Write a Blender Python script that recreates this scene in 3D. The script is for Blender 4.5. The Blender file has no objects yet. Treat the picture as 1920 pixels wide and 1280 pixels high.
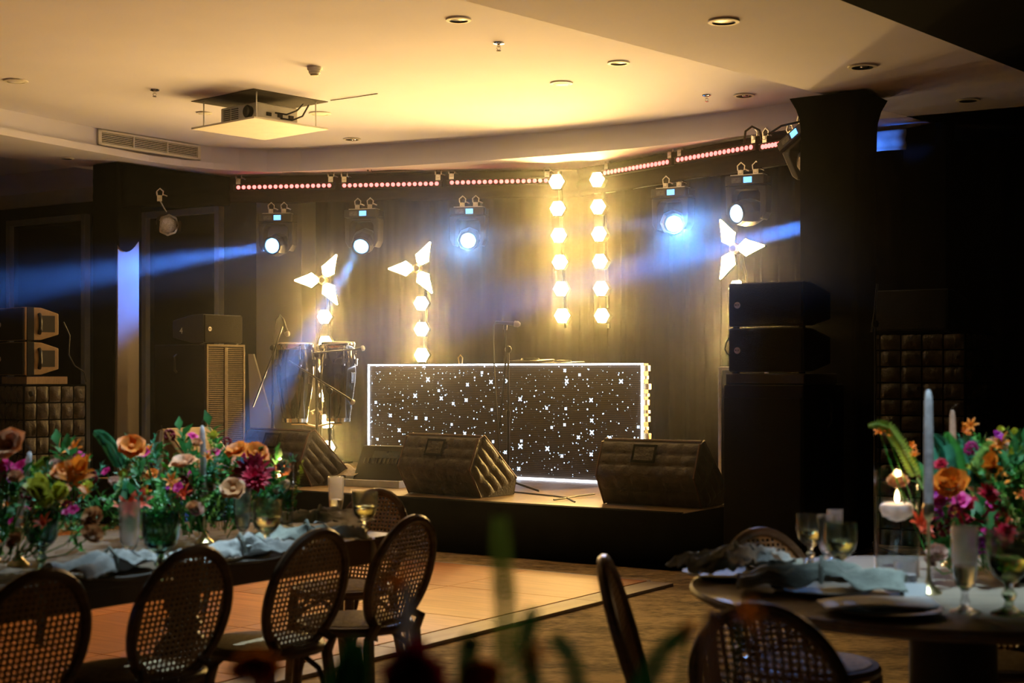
import bpy, bmesh, math, random
from mathutils import Vector, Matrix, Euler, noise
random.seed(7)
R = math.radians
V = Vector
scene = bpy.context.scene
COL = scene.collection

# ------------------------------------------------------------------ camera, world, exposure
F, YH, E = 2800.0, 700.0, 1.35          # focal length and horizon in photo pixels (1920x1280), eye height in metres
cam_d = bpy.data.cameras.new('camera')
cam = bpy.data.objects.new('camera', cam_d); COL.objects.link(cam)
cam.location = (0, 0, E); cam.rotation_euler = (R(90), 0, 0)
cam_d.sensor_width = 36.0; cam_d.lens = F / 1920 * 36.0; cam_d.shift_y = (YH - 640) / 1920
cam_d.clip_start = .05; cam_d.clip_end = 100
cam_d.dof.use_dof = True; cam_d.dof.focus_distance = 12.2; cam_d.dof.aperture_fstop = 3.7
scene.camera = cam
world = bpy.data.worlds.new('world'); scene.world = world; world.use_nodes = True
world.node_tree.nodes['Background'].inputs[0].default_value = (.35, .55, 1, 1)
world.node_tree.nodes['Background'].inputs[1].default_value = .0015
vs = scene.view_settings
vs.view_transform = 'Standard'; vs.look = 'None'; vs.gamma = 1; vs.use_curve_mapping = False
vs.exposure = 1.25
cy = scene.cycles
cy.max_bounces = 6; cy.diffuse_bounces = 2; cy.glossy_bounces = 3; cy.transmission_bounces = 6
cy.transparent_max_bounces = 14; cy.volume_bounces = 0
cy.caustics_reflective = False; cy.caustics_refractive = False
cy.sample_clamp_indirect = 4.0; cy.sample_clamp_direct = 0.0
cy.use_denoising = True; cy.use_light_tree = False
cy.use_adaptive_sampling = True; cy.adaptive_threshold = .025; cy.adaptive_min_samples = 24

YAW = -34.0                             # the hall is turned this far from the picture plane
AX = V((math.cos(R(YAW)), math.sin(R(YAW)), 0)); BX = V((-math.sin(R(YAW)), math.cos(R(YAW)), 0))
RZ = R(YAW)
def G(px, py, h=0.0):                   # where the ray of a photo pixel meets the level h
    Y = F * (E - h) / (py - YH)
    return V(((px - 960) / F * Y, Y, h))
def Q(px, py, Y):                       # the ray of a photo pixel at depth Y
    return V(((px - 960) / F * Y, Y, E - (py - YH) / F * Y))

# strengths of the lamps of the place
S_BULB, S_BLADE, S_LED, S_LENS = 300.0, 45.0, 2.6, 4.5
AMBER = (1.0, .60, .17)
HAZE = 0.0028

# ------------------------------------------------------------------ materials
MATS = {}
def mat(name, col, rough=.5, metal=0.0, emit=None, es=0.0, noise_s=0, noise_a=0.0, bump_s=0, bump=0.0, spec=.5, coat=0.0, sheen=0.0, trans=0.0, col2=None, aniso=(1, 1, 1), subs=0.0):
    if name in MATS: return MATS[name]
    m = bpy.data.materials.new(name); m.use_nodes = True; MATS[name] = m
    nt = m.node_tree; b = nt.nodes['Principled BSDF']; L = nt.links
    I = b.inputs
    I['Base Color'].default_value = (*col, 1); I['Roughness'].default_value = rough; I['Metallic'].default_value = metal
    I['Specular IOR Level'].default_value = spec; I['Coat Weight'].default_value = coat; I['Sheen Weight'].default_value = sheen
    I['Transmission Weight'].default_value = trans
    if emit:
        I['Emission Color'].default_value = (*emit, 1); I['Emission Strength'].default_value = es
    if noise_s or bump_s:
        tc = nt.nodes.new('ShaderNodeTexCoord'); mp = nt.nodes.new('ShaderNodeMapping'); mp.inputs['Scale'].default_value = aniso
        L.new(tc.outputs['Object'], mp.inputs[0])
    if noise_s:
        n = nt.nodes.new('ShaderNodeTexNoise'); n.inputs['Scale'].default_value = noise_s; n.inputs['Detail'].default_value = 5
        L.new(mp.outputs[0], n.inputs[0])
        r = nt.nodes.new('ShaderNodeValToRGB')
        c2 = col2 or tuple(c * (1 - noise_a) for c in col)
        r.color_ramp.elements[0].position = .35; r.color_ramp.elements[1].position = .65
        r.color_ramp.elements[0].color = (*c2, 1); r.color_ramp.elements[1].color = (*col, 1)
        L.new(n.outputs[0], r.inputs[0]); L.new(r.outputs[0], I['Base Color'])
    if bump_s:
        n2 = nt.nodes.new('ShaderNodeTexNoise'); n2.inputs['Scale'].default_value = bump_s; n2.inputs['Detail'].default_value = 4
        L.new(mp.outputs[0], n2.inputs[0])
        bp = nt.nodes.new('ShaderNodeBump'); bp.inputs['Strength'].default_value = bump; bp.inputs['Distance'].default_value = .02
        L.new(n2.outputs[0], bp.inputs['Height']); L.new(bp.outputs[0], I['Normal'])
    return m
def glass(name, tint, gl=.10):          # thin clear glass: transparent with a fresnel gloss
    if name in MATS: return MATS[name]
    m = bpy.data.materials.new(name); m.use_nodes = True; MATS[name] = m
    nt = m.node_tree; nt.nodes.remove(nt.nodes['Principled BSDF']); L = nt.links
    t = nt.nodes.new('ShaderNodeBsdfTransparent'); t.inputs[0].default_value = (*tint, 1)
    g = nt.nodes.new('ShaderNodeBsdfGlossy'); g.inputs['Roughness'].default_value = .04
    lw = nt.nodes.new('ShaderNodeLayerWeight'); lw.inputs[0].default_value = .5; fr = nt.nodes.new('ShaderNodeMath'); fr.operation = 'POWER'; fr.inputs[1].default_value = 4.0; L.new(lw.outputs['Facing'], fr.inputs[0])
    mx = nt.nodes.new('ShaderNodeMixShader'); ad = nt.nodes.new('ShaderNodeMath'); ad.operation = 'ADD'; ad.inputs[1].default_value = gl; ad.use_clamp = True
    L.new(fr.outputs[0], ad.inputs[0]); L.new(ad.outputs[0], mx.inputs[0]); L.new(t.outputs[0], mx.inputs[1]); L.new(g.outputs[0], mx.inputs[2])
    L.new(mx.outputs[0], nt.nodes['Material Output'].inputs[0])
    return m
def petal(name, col, t=.35):            # thin plant tissue: diffuse with light coming through
    if name in MATS: return MATS[name]
    m = bpy.data.materials.new(name); m.use_nodes = True; MATS[name] = m
    nt = m.node_tree; L = nt.links; b = nt.nodes['Principled BSDF']; b.inputs['Roughness'].default_value = .55
    tc = nt.nodes.new('ShaderNodeTexCoord'); n = nt.nodes.new('ShaderNodeTexNoise'); n.inputs['Scale'].default_value = 40
    r = nt.nodes.new('ShaderNodeValToRGB'); r.color_ramp.elements[0].position = .3; r.color_ramp.elements[1].position = .7
    r.color_ramp.elements[0].color = (*[c * .62 for c in col], 1); r.color_ramp.elements[1].color = (*col, 1)
    L.new(tc.outputs['Object'], n.inputs[0]); L.new(n.outputs[0], r.inputs[0]); L.new(r.outputs[0], b.inputs['Base Color'])
    tr = nt.nodes.new('ShaderNodeBsdfTranslucent'); L.new(r.outputs[0], tr.inputs[0])
    mx = nt.nodes.new('ShaderNodeMixShader'); mx.inputs[0].default_value = t
    L.new(b.outputs[0], mx.inputs[1]); L.new(tr.outputs[0], mx.inputs[2]); L.new(mx.outputs[0], nt.nodes['Material Output'].inputs[0])
    return m
def emis(name, col, s, sample='NONE'):
    if name in MATS: return MATS[name]
    m = mat(name, (.02, .02, .02), .4, emit=col, es=s); m.cycles.emission_sampling = sample
    return m

# ------------------------------------------------------------------ mesh collector
class MB:
    def __init__(s): s.v = []; s.f = []
    def add(s, vs, fs):
        o = len(s.v); s.v += [tuple(p) for p in vs]; s.f += [tuple(i + o for i in f) for f in fs]; return s
    def box(s, c, d, rot=None):
        x, y, z = d[0] / 2, d[1] / 2, d[2] / 2
        ps = [V((sx * x, sy * y, sz * z)) for sx in (-1, 1) for sy in (-1, 1) for sz in (-1, 1)]
        if rot is not None: ps = [rot @ p for p in ps]
        c = V(c)
        return s.add([p + c for p in ps], [(0, 1, 3, 2), (4, 6, 7, 5), (0, 4, 5, 1), (2, 3, 7, 6), (0, 2, 6, 4), (1, 5, 7, 3)])
    def tube(s, pts, r, n=8, closed=False, cap=True):
        pts = [V(p) for p in pts]; m = len(pts); rs = r if isinstance(r, (list, tuple)) else [r] * m
        vs = []; up = None
        for i, p in enumerate(pts):
            if closed: t = pts[(i + 1) % m] - pts[i - 1]
            else: t = pts[min(i + 1, m - 1)] - pts[max(i - 1, 0)]
            if t.length < 1e-9: t = V((0, 0, 1))
            t.normalize()
            if up is None:
                up = V((0, 0, 1)) if abs(t.z) < .9 else V((0, 1, 0))
            a = t.cross(up)
            if a.length < 1e-6: a = t.cross(V((1, 0, 0)))
            a.normalize(); b = a.cross(t).normalized(); up = b
            for k in range(n):
                g = 2 * math.pi * k / n; vs.append(p + (a * math.cos(g) + b * math.sin(g)) * rs[i])
        fs = []
        for i in range(m if closed else m - 1):
            j = (i + 1) % m
            for k in range(n):
                l = (k + 1) % n; fs.append((i * n + k, i * n + l, j * n + l, j * n + k))
        if cap and not closed:
            fs.append(tuple(range(n))[::-1]); fs.append(tuple((m - 1) * n + k for k in range(n)))
        return s.add(vs, fs)
    def cyl(s, p0, p1, r0, r1=None, n=12): return s.tube([p0, p1], [r0, r0 if r1 is None else r1], n)
    def lathe(s, prof, n=20, c=(0, 0, 0), rib=0.0, M=None):
        c = V(c); vs = []; m = len(prof)
        for (r, z) in prof:
            for k in range(n):
                g = 2 * math.pi * k / n; q = r * (1 + (rib if k % 2 else -rib))
                p = V((q * math.cos(g), q * math.sin(g), z))
                vs.append((M @ p if M else p) + c)
        fs = [(i * n + k, i * n + (k + 1) % n, (i + 1) * n + (k + 1) % n, (i + 1) * n + k) for i in range(m - 1) for k in range(n)]
        return s.add(vs, fs)
    def ell(s, c, r, n=12, m=8):
        return s.lathe([(max(1e-6, math.sin(math.pi * i / m)), -math.cos(math.pi * i / m)) for i in range(m + 1)], n, c, 0, Matrix.Diagonal(V(r)))
    def prism(s, poly, z0, z1, ax='z'):
        n = len(poly)
        def P(a, b, c): return (a, b, c) if ax == 'z' else ((c, a, b) if ax == 'x' else (a, c, b))
        vs = [P(a, b, z0) for a, b in poly] + [P(a, b, z1) for a, b in poly]
        fs = [tuple(range(n))[::-1], tuple(range(n, 2 * n))] + [(i, (i + 1) % n, n + (i + 1) % n, n + i) for i in range(n)]
        return s.add(vs, fs)
    def sheet(s, fn, nu, nv):
        vs = [fn(i / nu, j / nv) for i in range(nu + 1) for j in range(nv + 1)]; w = nv + 1
        return s.add(vs, [(i * w + j, (i + 1) * w + j, (i + 1) * w + j + 1, i * w + j + 1) for i in range(nu) for j in range(nv)])
    def quilt(s, p00, p10, p11, p01, nu, nv, amp, k=4, wr=0.0):   # stitched pads between two edges, bulging outwards
        p00, p10, p11, p01 = map(V, (p00, p10, p11, p01)); nrm = (p10 - p00).cross(p01 - p00).normalized()
        def fn(u, v):
            p = (p00 * (1 - u) + p10 * u) * (1 - v) + (p01 * (1 - u) + p11 * u) * v
            a = abs(math.sin(math.pi * u * nu)) ** .45 * abs(math.sin(math.pi * v * nv)) ** .45
            w = wr * noise.noise(V((p.x * 26, p.y * 26, p.z * 7))) * a
            return p + nrm * (amp * a + w)
        return s.sheet(fn, nu * k, nv * k)
    def mesh(s, name, mats, smooth=True, ang=40):
        me = bpy.data.meshes.new(name); me.from_pydata(s.v, [], s.f)
        me.materials.append(mats); bm = bmesh.new(); bm.from_mesh(me); bmesh.ops.recalc_face_normals(bm, faces=bm.faces); bm.to_mesh(me); bm.free()
        if smooth:
            me.shade_smooth(); me.set_sharp_from_angle(angle=R(ang))
        return me
    def build(s, name, m, parent=None, smooth=True, bevel=0.0, ang=40, loc=None, rot=None):
        return link(name, s.mesh(name, m, smooth, ang), parent, bevel, loc, rot)
def link(name, me, parent=None, bevel=0.0, loc=None, rot=None):
    o = bpy.data.objects.new(name, me); COL.objects.link(o)
    if parent is not None: o.parent = parent
    if loc is not None: o.location = loc
    if rot is not None: o.rotation_euler = rot
    if bevel:
        b = o.modifiers.new('bevel', 'BEVEL'); b.width = bevel; b.segments = 2; b.limit_method = 'ANGLE'; b.angle_limit = R(35)
    return o
def tag(o, label=None, cat=None, group=None, kind=None):
    if label: o['label'] = label
    if cat: o['category'] = cat
    if group: o['group'] = group
    if kind: o['kind'] = kind
    return o
def thing(name, label, cat, loc=(0, 0, 0), rz=0.0, group=None):
    o = bpy.data.objects.new(name, None); COL.objects.link(o); o.empty_display_size = .1
    o.location = loc; o.rotation_euler = (0, 0, rz)
    return tag(o, label, cat, group)
def struct(o): o['kind'] = 'structure'; return o
CH = {}
def copy_tree(o, parent=None):
    c = o.copy(); COL.objects.link(c); c.parent = parent
    for ch in [x for x in COL.objects if x.parent == o]: copy_tree(ch, c)
    return c
def textpart(name, s, size, m, parent, loc, rot, depth=.001):
    cu = bpy.data.curves.new(name, 'FONT'); cu.body = s; cu.size = size; cu.align_x = 'CENTER'; cu.align_y = 'CENTER'; cu.extrude = depth
    cu.materials.append(m)
    tmp = bpy.data.objects.new(name, cu); me = bpy.data.meshes.new_from_object(tmp); bpy.data.objects.remove(tmp)
    if not me.materials: me.materials.append(m)
    return link(name, me, parent, 0, loc, rot)
def spot(name, loc, target, power, col, angle, blend=.3, r=.04):
    d = bpy.data.lights.new(name, 'SPOT'); d.energy = power; d.color = col; d.spot_size = R(angle); d.spot_blend = blend; d.shadow_soft_size = r
    o = bpy.data.objects.new(name, d); COL.objects.link(o); o.location = loc
    o.rotation_euler = (V(target) - V(loc)).to_track_quat('-Z', 'Y').to_euler()
    return o

# colours
BLACK = mat('black_paint', (.006, .006, .006), .5, bump_s=300, bump=.05, spec=.25)
BLACKM = mat('black_metal', (.010, .010, .010), .32, .3, noise_s=20, noise_a=.2)
CLOTH = mat('black_cloth', (.005, .005, .005), 1.0, noise_s=6, noise_a=.4, spec=.03)
QUILT = mat('black_nylon', (.058, .046, .036), .45, noise_s=14, noise_a=.35, bump_s=60, bump=.25)
GRILLE = mat('black_grille', (.008, .0075, .007), .6, .1, spec=.2, bump_s=260, bump=.6)
CHROME = mat('chrome', (.75, .74, .72), .15, 1.0, bump_s=50, bump=.02)
ALU = mat('aluminium', (.62, .63, .65), .3, 1.0, noise_s=20, noise_a=.2)
WHITE = mat('white_paint', (.78, .77, .74), .6, noise_s=10, noise_a=.05)
PLASTER = mat('ceiling_plaster', (.77, .77, .93), .9, noise_s=1.5, noise_a=.04, bump_s=90, bump=.03, spec=.2)
BRASS = mat('brass', (.72, .55, .28), .3, 1.0, noise_s=30, noise_a=.25)
GREYM = mat('grey_housing', (.03, .03, .032), .45, .2, noise_s=20, noise_a=.2)
CABLE = mat('cable_rubber', (.012, .012, .012), .5, noise_s=30, noise_a=.3)
# ------------------------------------------------------------------ the hall
HS, HC = 3.45, 3.69                      # soffit and ceiling heights
def xy(p): return (p.x, p.y)
# carpet: two browns in a woven, cloudy pattern
def carpet_mat():
    m = bpy.data.materials.new('carpet'); m.use_nodes = True; nt = m.node_tree; L = nt.links; b = nt.nodes['Principled BSDF']
    tc = nt.nodes.new('ShaderNodeTexCoord')
    def nz(sc, sx, sy, det=6):
        mp = nt.nodes.new('ShaderNodeMapping'); mp.inputs['Scale'].default_value = (sx, sy, 1); mp.inputs['Rotation'].default_value = (0, 0, -RZ)
        n = nt.nodes.new('ShaderNodeTexNoise'); n.inputs['Scale'].default_value = sc; n.inputs['Detail'].default_value = det; n.inputs['Roughness'].default_value = .7
        L.new(tc.outputs['Object'], mp.inputs[0]); L.new(mp.outputs[0], n.inputs[0]); return n
    a = nz(1.6, 1, 2.2); f = nz(16, 1, 3.5, 10)
    mx = nt.nodes.new('ShaderNodeMath'); mx.operation = 'MULTIPLY_ADD'; mx.inputs[1].default_value = .55
    L.new(f.outputs[0], mx.inputs[0]); sc = nt.nodes.new('ShaderNodeMath'); sc.operation = 'MULTIPLY'; sc.inputs[1].default_value = .5
    L.new(a.outputs[0], sc.inputs[0]); L.new(sc.outputs[0], mx.inputs[2])
    r = nt.nodes.new('ShaderNodeValToRGB'); e = r.color_ramp.elements
    e[0].position = .44; e[0].color = (.05, .030, .014, 1); e[1].position = .585; e[1].color = (.60, .43, .23, 1)
    L.new(mx.outputs[0], r.inputs[0]); L.new(r.outputs[0], b.inputs['Base Color']); b.inputs['Roughness'].default_value = .95
    b.inputs['Sheen Weight'].default_value = .2; b.inputs['Specular IOR Level'].default_value = .1
    bp = nt.nodes.new('ShaderNodeBump'); bp.inputs['Strength'].default_value = .5; bp.inputs['Distance'].default_value = .01
    L.new(f.outputs[0], bp.inputs['Height']); L.new(bp.outputs[0], b.inputs['Normal'])
    return m
fl = struct(MB().box((0, 10, -.05), (34, 34, .1)).build('floor', carpet_mat(), smooth=False)); tag(fl, 'brown and gold mottled carpet covering the hall floor')

# parquet dance floor of square panels with a pale border strip
def wood_mat(name, c1, c2, sx=1.0, sy=14.0, rough=.35, coat=.15):
    m = bpy.data.materials.new(name); m.use_nodes = True; nt = m.node_tree; L = nt.links; b = nt.nodes['Principled BSDF']
    tc = nt.nodes.new('ShaderNodeTexCoord'); mp = nt.nodes.new('ShaderNodeMapping'); mp.inputs['Scale'].default_value = (sx, sy, 1)
    oi = nt.nodes.new('ShaderNodeObjectInfo'); ad = nt.nodes.new('ShaderNodeVectorMath'); ad.operation = 'ADD'
    cb = nt.nodes.new('ShaderNodeVectorMath'); cb.operation = 'SCALE'; cb.inputs[0].default_value = (7, 5, 3); L.new(oi.outputs['Random'], cb.inputs['Scale'])
    L.new(tc.outputs['Object'], ad.inputs[0]); L.new(cb.outputs[0], ad.inputs[1]); L.new(ad.outputs[0], mp.inputs[0])
    n = nt.nodes.new('ShaderNodeTexNoise'); n.inputs['Scale'].default_value = 2.5; n.inputs['Detail'].default_value = 6; L.new(mp.outputs[0], n.inputs[0])
    r = nt.nodes.new('ShaderNodeValToRGB'); r.color_ramp.elements[0].position = .3; r.color_ramp.elements[1].position = .7
    r.color_ramp.elements[0].color = (*c2, 1); r.color_ramp.elements[1].color = (*c1, 1); L.new(n.outputs[0], r.inputs[0])
    hv = nt.nodes.new('ShaderNodeHueSaturation'); L.new(r.outputs[0], hv.inputs['Color'])
    mr = nt.nodes.new('ShaderNodeMapRange'); mr.inputs[3].default_value = .82; mr.inputs[4].default_value = 1.15; L.new(oi.outputs['Random'], mr.inputs[0]); L.new(mr.outputs[0], hv.inputs['Value'])
    L.new(hv.outputs[0], b.inputs['Base Color']); b.inputs['Roughness'].default_value = rough; b.inputs['Coat Weight'].default_value = coat; b.inputs['Coat Roughness'].default_value = .35
    return m
PARQUET = wood_mat('parquet', (.58, .215, .06), (.42, .145, .035), 1.2, 11, .55, 0.0)
STRIP = wood_mat('pale_strip', (.40, .33, .30), (.32, .26, .23), 6, 1, .6, 0)
KD = G(1270, 1097, 0)
df = thing('floor_dance', 'orange parquet dance floor with a pale border strip in front of the stage', None, KD, RZ); struct(df)
PS = .915
tile = MB().box((-PS / 2, -PS / 2, .011), (PS - .005, PS - .005, .022)).mesh('panel', PARQUET, False)
for i in range(6):
    for j in range(6):
        o = link('panel', tile, df, .002, (-.19 - i * PS, -.05 - j * PS, 0))
strip = MB().box((0, 0, .010), (.185, PS - .004, .020)).mesh('edge_strip', STRIP, False)
for j in range(6): link('edge_strip', strip, df, .003, (-.0925, -.05 - (j + .5) * PS, 0))
strip2 = MB().box((0, 0, .010), (PS - .004, .05, .018)).mesh('edge_strip', STRIP, False)
for i in range(6): link('edge_strip', strip2, df, .003, (-.19 - (i + .5) * PS, -.025, 0))

# ceiling and cornices
ce = struct(MB().box((0, 10, HC + .05), (34, 34, .1)).build('ceiling', PLASTER, smooth=False))
corn_px = [(-600, 141), (-300, 197), (0, 252), (150, 280), (279, 303), (340, 311), (400, 317), (450, 320.5), (500, 322), (560, 321.2), (640, 317), (720, 313), (800, 308), (880, 302.8), (959, 297), (1040, 291), (1120, 284), (1200, 276.5), (1278, 268), (1360, 258.5), (1428, 250), (1500, 240), (1560, 231)]
corn = [G(x, y, HS) for x, y in corn_px]
L2 = V((-4.34, 15.39, 0)); TB = V((-4.74, 16.8, 0)); TC = V((-3.81, 16.17, 0))
def outset(pts, d):                      # push a polyline to its left by d
    out = []
    for i, p in enumerate(pts):
        t = (pts[min(i + 1, len(pts) - 1)] - pts[max(i - 1, 0)]); t.z = 0; t.normalize()
        out.append(p + V((-t.y, t.x, 0)) * d)
    return out
def soffit_poly(edge):
    far = L2 - BX * 12
    return [xy(p) for p in edge] + [(4.6, 11.4), (9, 20), (-16, 22), xy(TB - AX * 8), xy(TC), xy(far)]
lip = corn
fascia = outset(corn, .045)
MB().prism(soffit_poly(lip), HS, HS + .065).build('trim_1', PLASTER, smooth=False)
MB().prism(soffit_poly(fascia), HS + .065, HC).build('trim_2', PLASTER, smooth=False)
struct(bpy.data.objects['trim_1']); struct(bpy.data.objects['trim_2'])
# wide dropped soffit overhead and the beam right of it, coloured dark for shade
e1a, e1b = G(865, 0, HS), G(1500, 166, HS); d1 = (e1b - e1a).normalized()
e2a, e2b = G(1575, 0, HS), G(1920, 135, HS); d2 = (e2b - e2a).normalized()
struct(MB().prism([xy(e1a - d1 * 11), xy(e1b + d1 * 2.2), (4.7, 11.5), (9, 13), xy(e2b + d2 * 3), xy(e2a - d2 * 12)], HS, HC).build('trim_3', PLASTER, smooth=False))
DARKB = mat('beam_shade_dark', (.005, .0045, .004), 1.0, noise_s=3, noise_a=.2, spec=.02)  # near-black stands in for the shadow of pillar and curtain on the beam
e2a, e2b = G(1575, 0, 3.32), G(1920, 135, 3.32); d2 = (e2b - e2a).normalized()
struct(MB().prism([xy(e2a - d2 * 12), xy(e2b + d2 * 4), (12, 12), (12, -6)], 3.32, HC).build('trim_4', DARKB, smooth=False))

# back wall with dark glazed doors at the far left, apse wall behind the curtains
W0 = V((-3.62, 17.2, 0))
WALLM = mat('wall_paint', (.20, .215, .225), .85, noise_s=3, noise_a=.1)
PANELM = mat('pillar_paint', (.20, .19, .17), .8, noise_s=5, noise_a=.06)
TEALW = mat('far_wall', (.016, .028, .042), .9, noise_s=3, noise_a=.15)
def wall_s(px, off=0.0):                 # distance along the back wall where a photo column meets it
    o = W0 - BX * off; u = (px - 960) / F
    return (u * o.y - o.x) / (AX.x - u * AX.y)
def wall_z(px, py, off=0.0):
    p = W0 - BX * off + AX * wall_s(px, off); return E - (py - YH) / F * p.y
wl = MB().box((-4.2, .11, HS / 2 + .03), (12.0, .2, HS + .02)).build('wall_back', TEALW, smooth=False, loc=W0, rot=(0, 0, RZ)); struct(wl)
ap = [W0 + AX * 1.8 + BX * .1, V((.85, 16.2, 0)), V((3.35, 12.85, 0)), V((3.6, 12.4, 0))]
mb = MB()
for p, q in zip(ap, ap[1:]):
    t = (q - p); n = V((-t.y, t.x, 0)).normalized() * .1
    mb.prism([xy(p), xy(q), xy(q + n), xy(p + n)], 0, HS)
struct(mb.build('wall_apse', CLOTH, smooth=False))
struct(MB().box((-11.5, 7, 1.85), (.2, 26, 3.7)).build('wall_left', TEALW, smooth=False))
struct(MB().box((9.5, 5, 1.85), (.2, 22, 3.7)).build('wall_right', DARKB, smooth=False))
struct(MB().box((-1, -6, 1.85), (24, .2, 3.7)).build('wall_rear', TEALW, smooth=False))
# pillar panel at the left end of the curtain
a0, a1 = wall_s(480, .25), wall_s(566, .25)
struct(MB().box(((a0 + a1) / 2, -.13, HS / 2), (a1 - a0, .24, HS)).build('wall_pier', PANELM, smooth=False, bevel=.008, loc=W0, rot=(0, 0, RZ)))
FRAME = mat('window_frame_paint', (.42, .45, .46), .5, noise_s=8, noise_a=.1)
NIGHT = mat('night_glass', (.004, .007, .012), .06, spec=.6, noise_s=2, noise_a=.3)
def glazed(name, x0, x1, py):
    s0, s1 = wall_s(x0), wall_s(x1); z1 = wall_z((x0 + x1) / 2, py); w = s1 - s0; fw = .075
    t = thing(name, None, None, W0, RZ); t['kind'] = 'structure'
    fm = MB()
    fm.box((s0 + fw / 2, -.03, z1 / 2), (fw, .09, z1)).box((s1 - fw / 2, -.03, z1 / 2), (fw, .09, z1)).box(((s0 + s1) / 2, -.03, z1 - fw / 2), (w - 2 * fw, .09, fw)).box(((s0 + s1) / 2, -.03, .06), (w - 2 * fw, .09, .12))
    fm.build('frame', FRAME, t, False, .006)
    MB().box(((s0 + s1) / 2, .0, z1 / 2 + .02), (w - 2 * fw + .01, .012, z1 - .1)).build('pane', NIGHT, t, False)
    return t
glazed('window_1', 274, 419, 393)
glazed('window_2', 20, 168, 408)
glazed('window_3', -240, -60, 430)

# pleated black curtains
def pleats(name, pts, z0, z1, amp, wl, m, label, seed=0, cat='curtain'):
    L = [0]
    for p, q in zip(pts, pts[1:]): L.append(L[-1] + (q - p).length)
    T = L[-1]; n = max(40, int(T / wl * 9))
    def fn(u, v):
        s = u * T; i = 0
        while i < len(pts) - 2 and s > L[i + 1]: i += 1
        k = (s - L[i]) / (L[i + 1] - L[i]); p = pts[i].lerp(pts[i + 1], k); t = (pts[i + 1] - pts[i]).normalized(); nn = V((-t.y, t.x, 0))
        ph = s / wl * 2 * math.pi + 1.6 * noise.noise(V((s * 1.3, seed, 0)))
        a = amp * (.55 + .45 * noise.noise(V((s * 2.1, 4 + seed, v * .4)))) * (math.sin(ph) + .35 * math.sin(2.3 * ph + seed + v))
        return p + nn * a + V((0, 0, z0 + (z1 - z0) * v))
    o = MB().sheet(fn, n, 8).build(name, m, ang=180); so = o.modifiers.new('solid', 'SOLIDIFY'); so.thickness = .006
    return tag(o, label, cat)
CURT = mat('curtain_velvet', (.022, .012, .0035), 1.0, noise_s=5, noise_a=.35, spec=.04)
pleats('stage_curtain', [V((-2.26, 16.22, 0)), V((.72, 15.74, 0)), V((2.86, 12.80, 0))], .02, 3.43, .055, .24, CURT, 'black pleated curtain hanging behind the stage and its amber lights', 1)
pleats('masking_curtain', [V((3.1, 13.0, 0)), V((6.6, 10.65, 0)), V((9.0, 9.0, 0))], .02, 3.30, .05, .3, CLOTH, 'black masking curtain at the dark far side of the wrapped pillar', 5)

# pillars: the pale one wrapped at its top, and the one wrapped whole in black stretch cloth
PC = V((-3.91, 14.8, 0))
col = thing('column', 'pale pillar in blue light, black cloth wrapped round its top', None, PC, RZ); struct(col)
MB().box((-.17, .145, HS / 2), (.33, .28, HS)).build('shaft', mat('pillar_beige', (.26, .22, .19), .75, noise_s=6, noise_a=.06), col, False, .006)
def wrap(u, v):                          # sleeve: the hem sags across the face turned to the stage
    per = [(-.345, -.012), (.008, -.012), (.008, .30), (-.345, .30), (-.345, -.012)]
    k = min(int(u * 4), 3); f = u * 4 - k; a, b = per[k], per[k + 1]
    x = a[0] + (b[0] - a[0]) * f; y = a[1] + (b[1] - a[1]) * f
    low = 0.05 if k == 0 else 2.72 - .16 * math.sin(math.pi * min(1, f * .8 + .2)) if k == 1 else 2.7
    w = .012 * noise.noise(V((x * 9, y * 9, v * 6)))
    return V((x + w, y - abs(w), low + (HS - .01 - low) * v))
MB().sheet(wrap, 32, 14).build('cloth_wrap', CLOTH, col, ang=180)
PR = Q(1501, 700, 11.3); PR.z = 0
col2 = thing('column', 'pillar wrapped whole in black stretch cloth beside the tall speaker stack', None, PR, RZ); struct(col2)
def wrap2(u, v):
    g = u * 4; k = min(int(g), 3); f = g - k; w = .44; d = .42
    per = [(0, 0), (w, 0), (w, d), (0, d), (0, 0)]; a, b = per[k], per[k + 1]
    x = a[0] + (b[0] - a[0]) * f; y = a[1] + (b[1] - a[1]) * f
    fl = max(0, v - .93) / .07; x = w / 2 + (x - w / 2) * (1 + .35 * fl * fl); y = d / 2 + (y - d / 2) * (1 + .2 * fl * fl)
    n = .01 * noise.noise(V((x * 7, y * 7, v * 9)))
    return V((x + n, y + n, .01 + (HS - .03) * v))
MB().sheet(wrap2, 40, 40).build('cloth_wrap', CLOTH, col2, ang=180)
MB().box((.22, .21, HS / 2), (.36, .34, HS - .02)).build('shaft', BLACK, col2, False)

# ------------------------------------------------------------------ stage
SC = G(1275, 1071, 0); SH = .393
stage = thing('stage', 'low platform with a worn wooden deck and a black cloth skirt', 'stage', SC, RZ)
DECK = wood_mat('stage_deck', (.34, .235, .13), (.21, .14, .08), 3, 1.2, .4, .1)
SW, SD = 6.1, 3.6
dm = MB().box((0, 0, 0), (SW / 5 - .006, SD / 4 - .006, .04)).mesh('deck_panel', DECK, False)
for i in range(5):
    for j in range(4): link('deck_panel', dm, stage, .003, (-SW / 5 * (i + .5), .01 + SD / 4 * (j + .5), SH - .02))
def skirt(u, v):
    s = u * (SW + SD); 
    if s < SW: x, y = -SW + s, 0
    else: x, y = 0, s - SW
    w = .012 * noise.noise(V((s * 2.2, v * 3, 0))) + .008 * math.sin(s * 5 + 3 * noise.noise(V((s, v, 2)))) * (1 - v)
    hem = .012 * noise.noise(V((s * 3, 7, 0)))
    if s < SW: return V((x, y - .02 - w, .006 + (SH + .004 + (hem if v > .9 else 0) * .4 - .006) * v))
    return V((x + .02 + w, y - .02, .006 + (SH - .006) * v))
MB().sheet(skirt, 150, 8).build('skirt', CLOTH, stage, ang=180)
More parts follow.
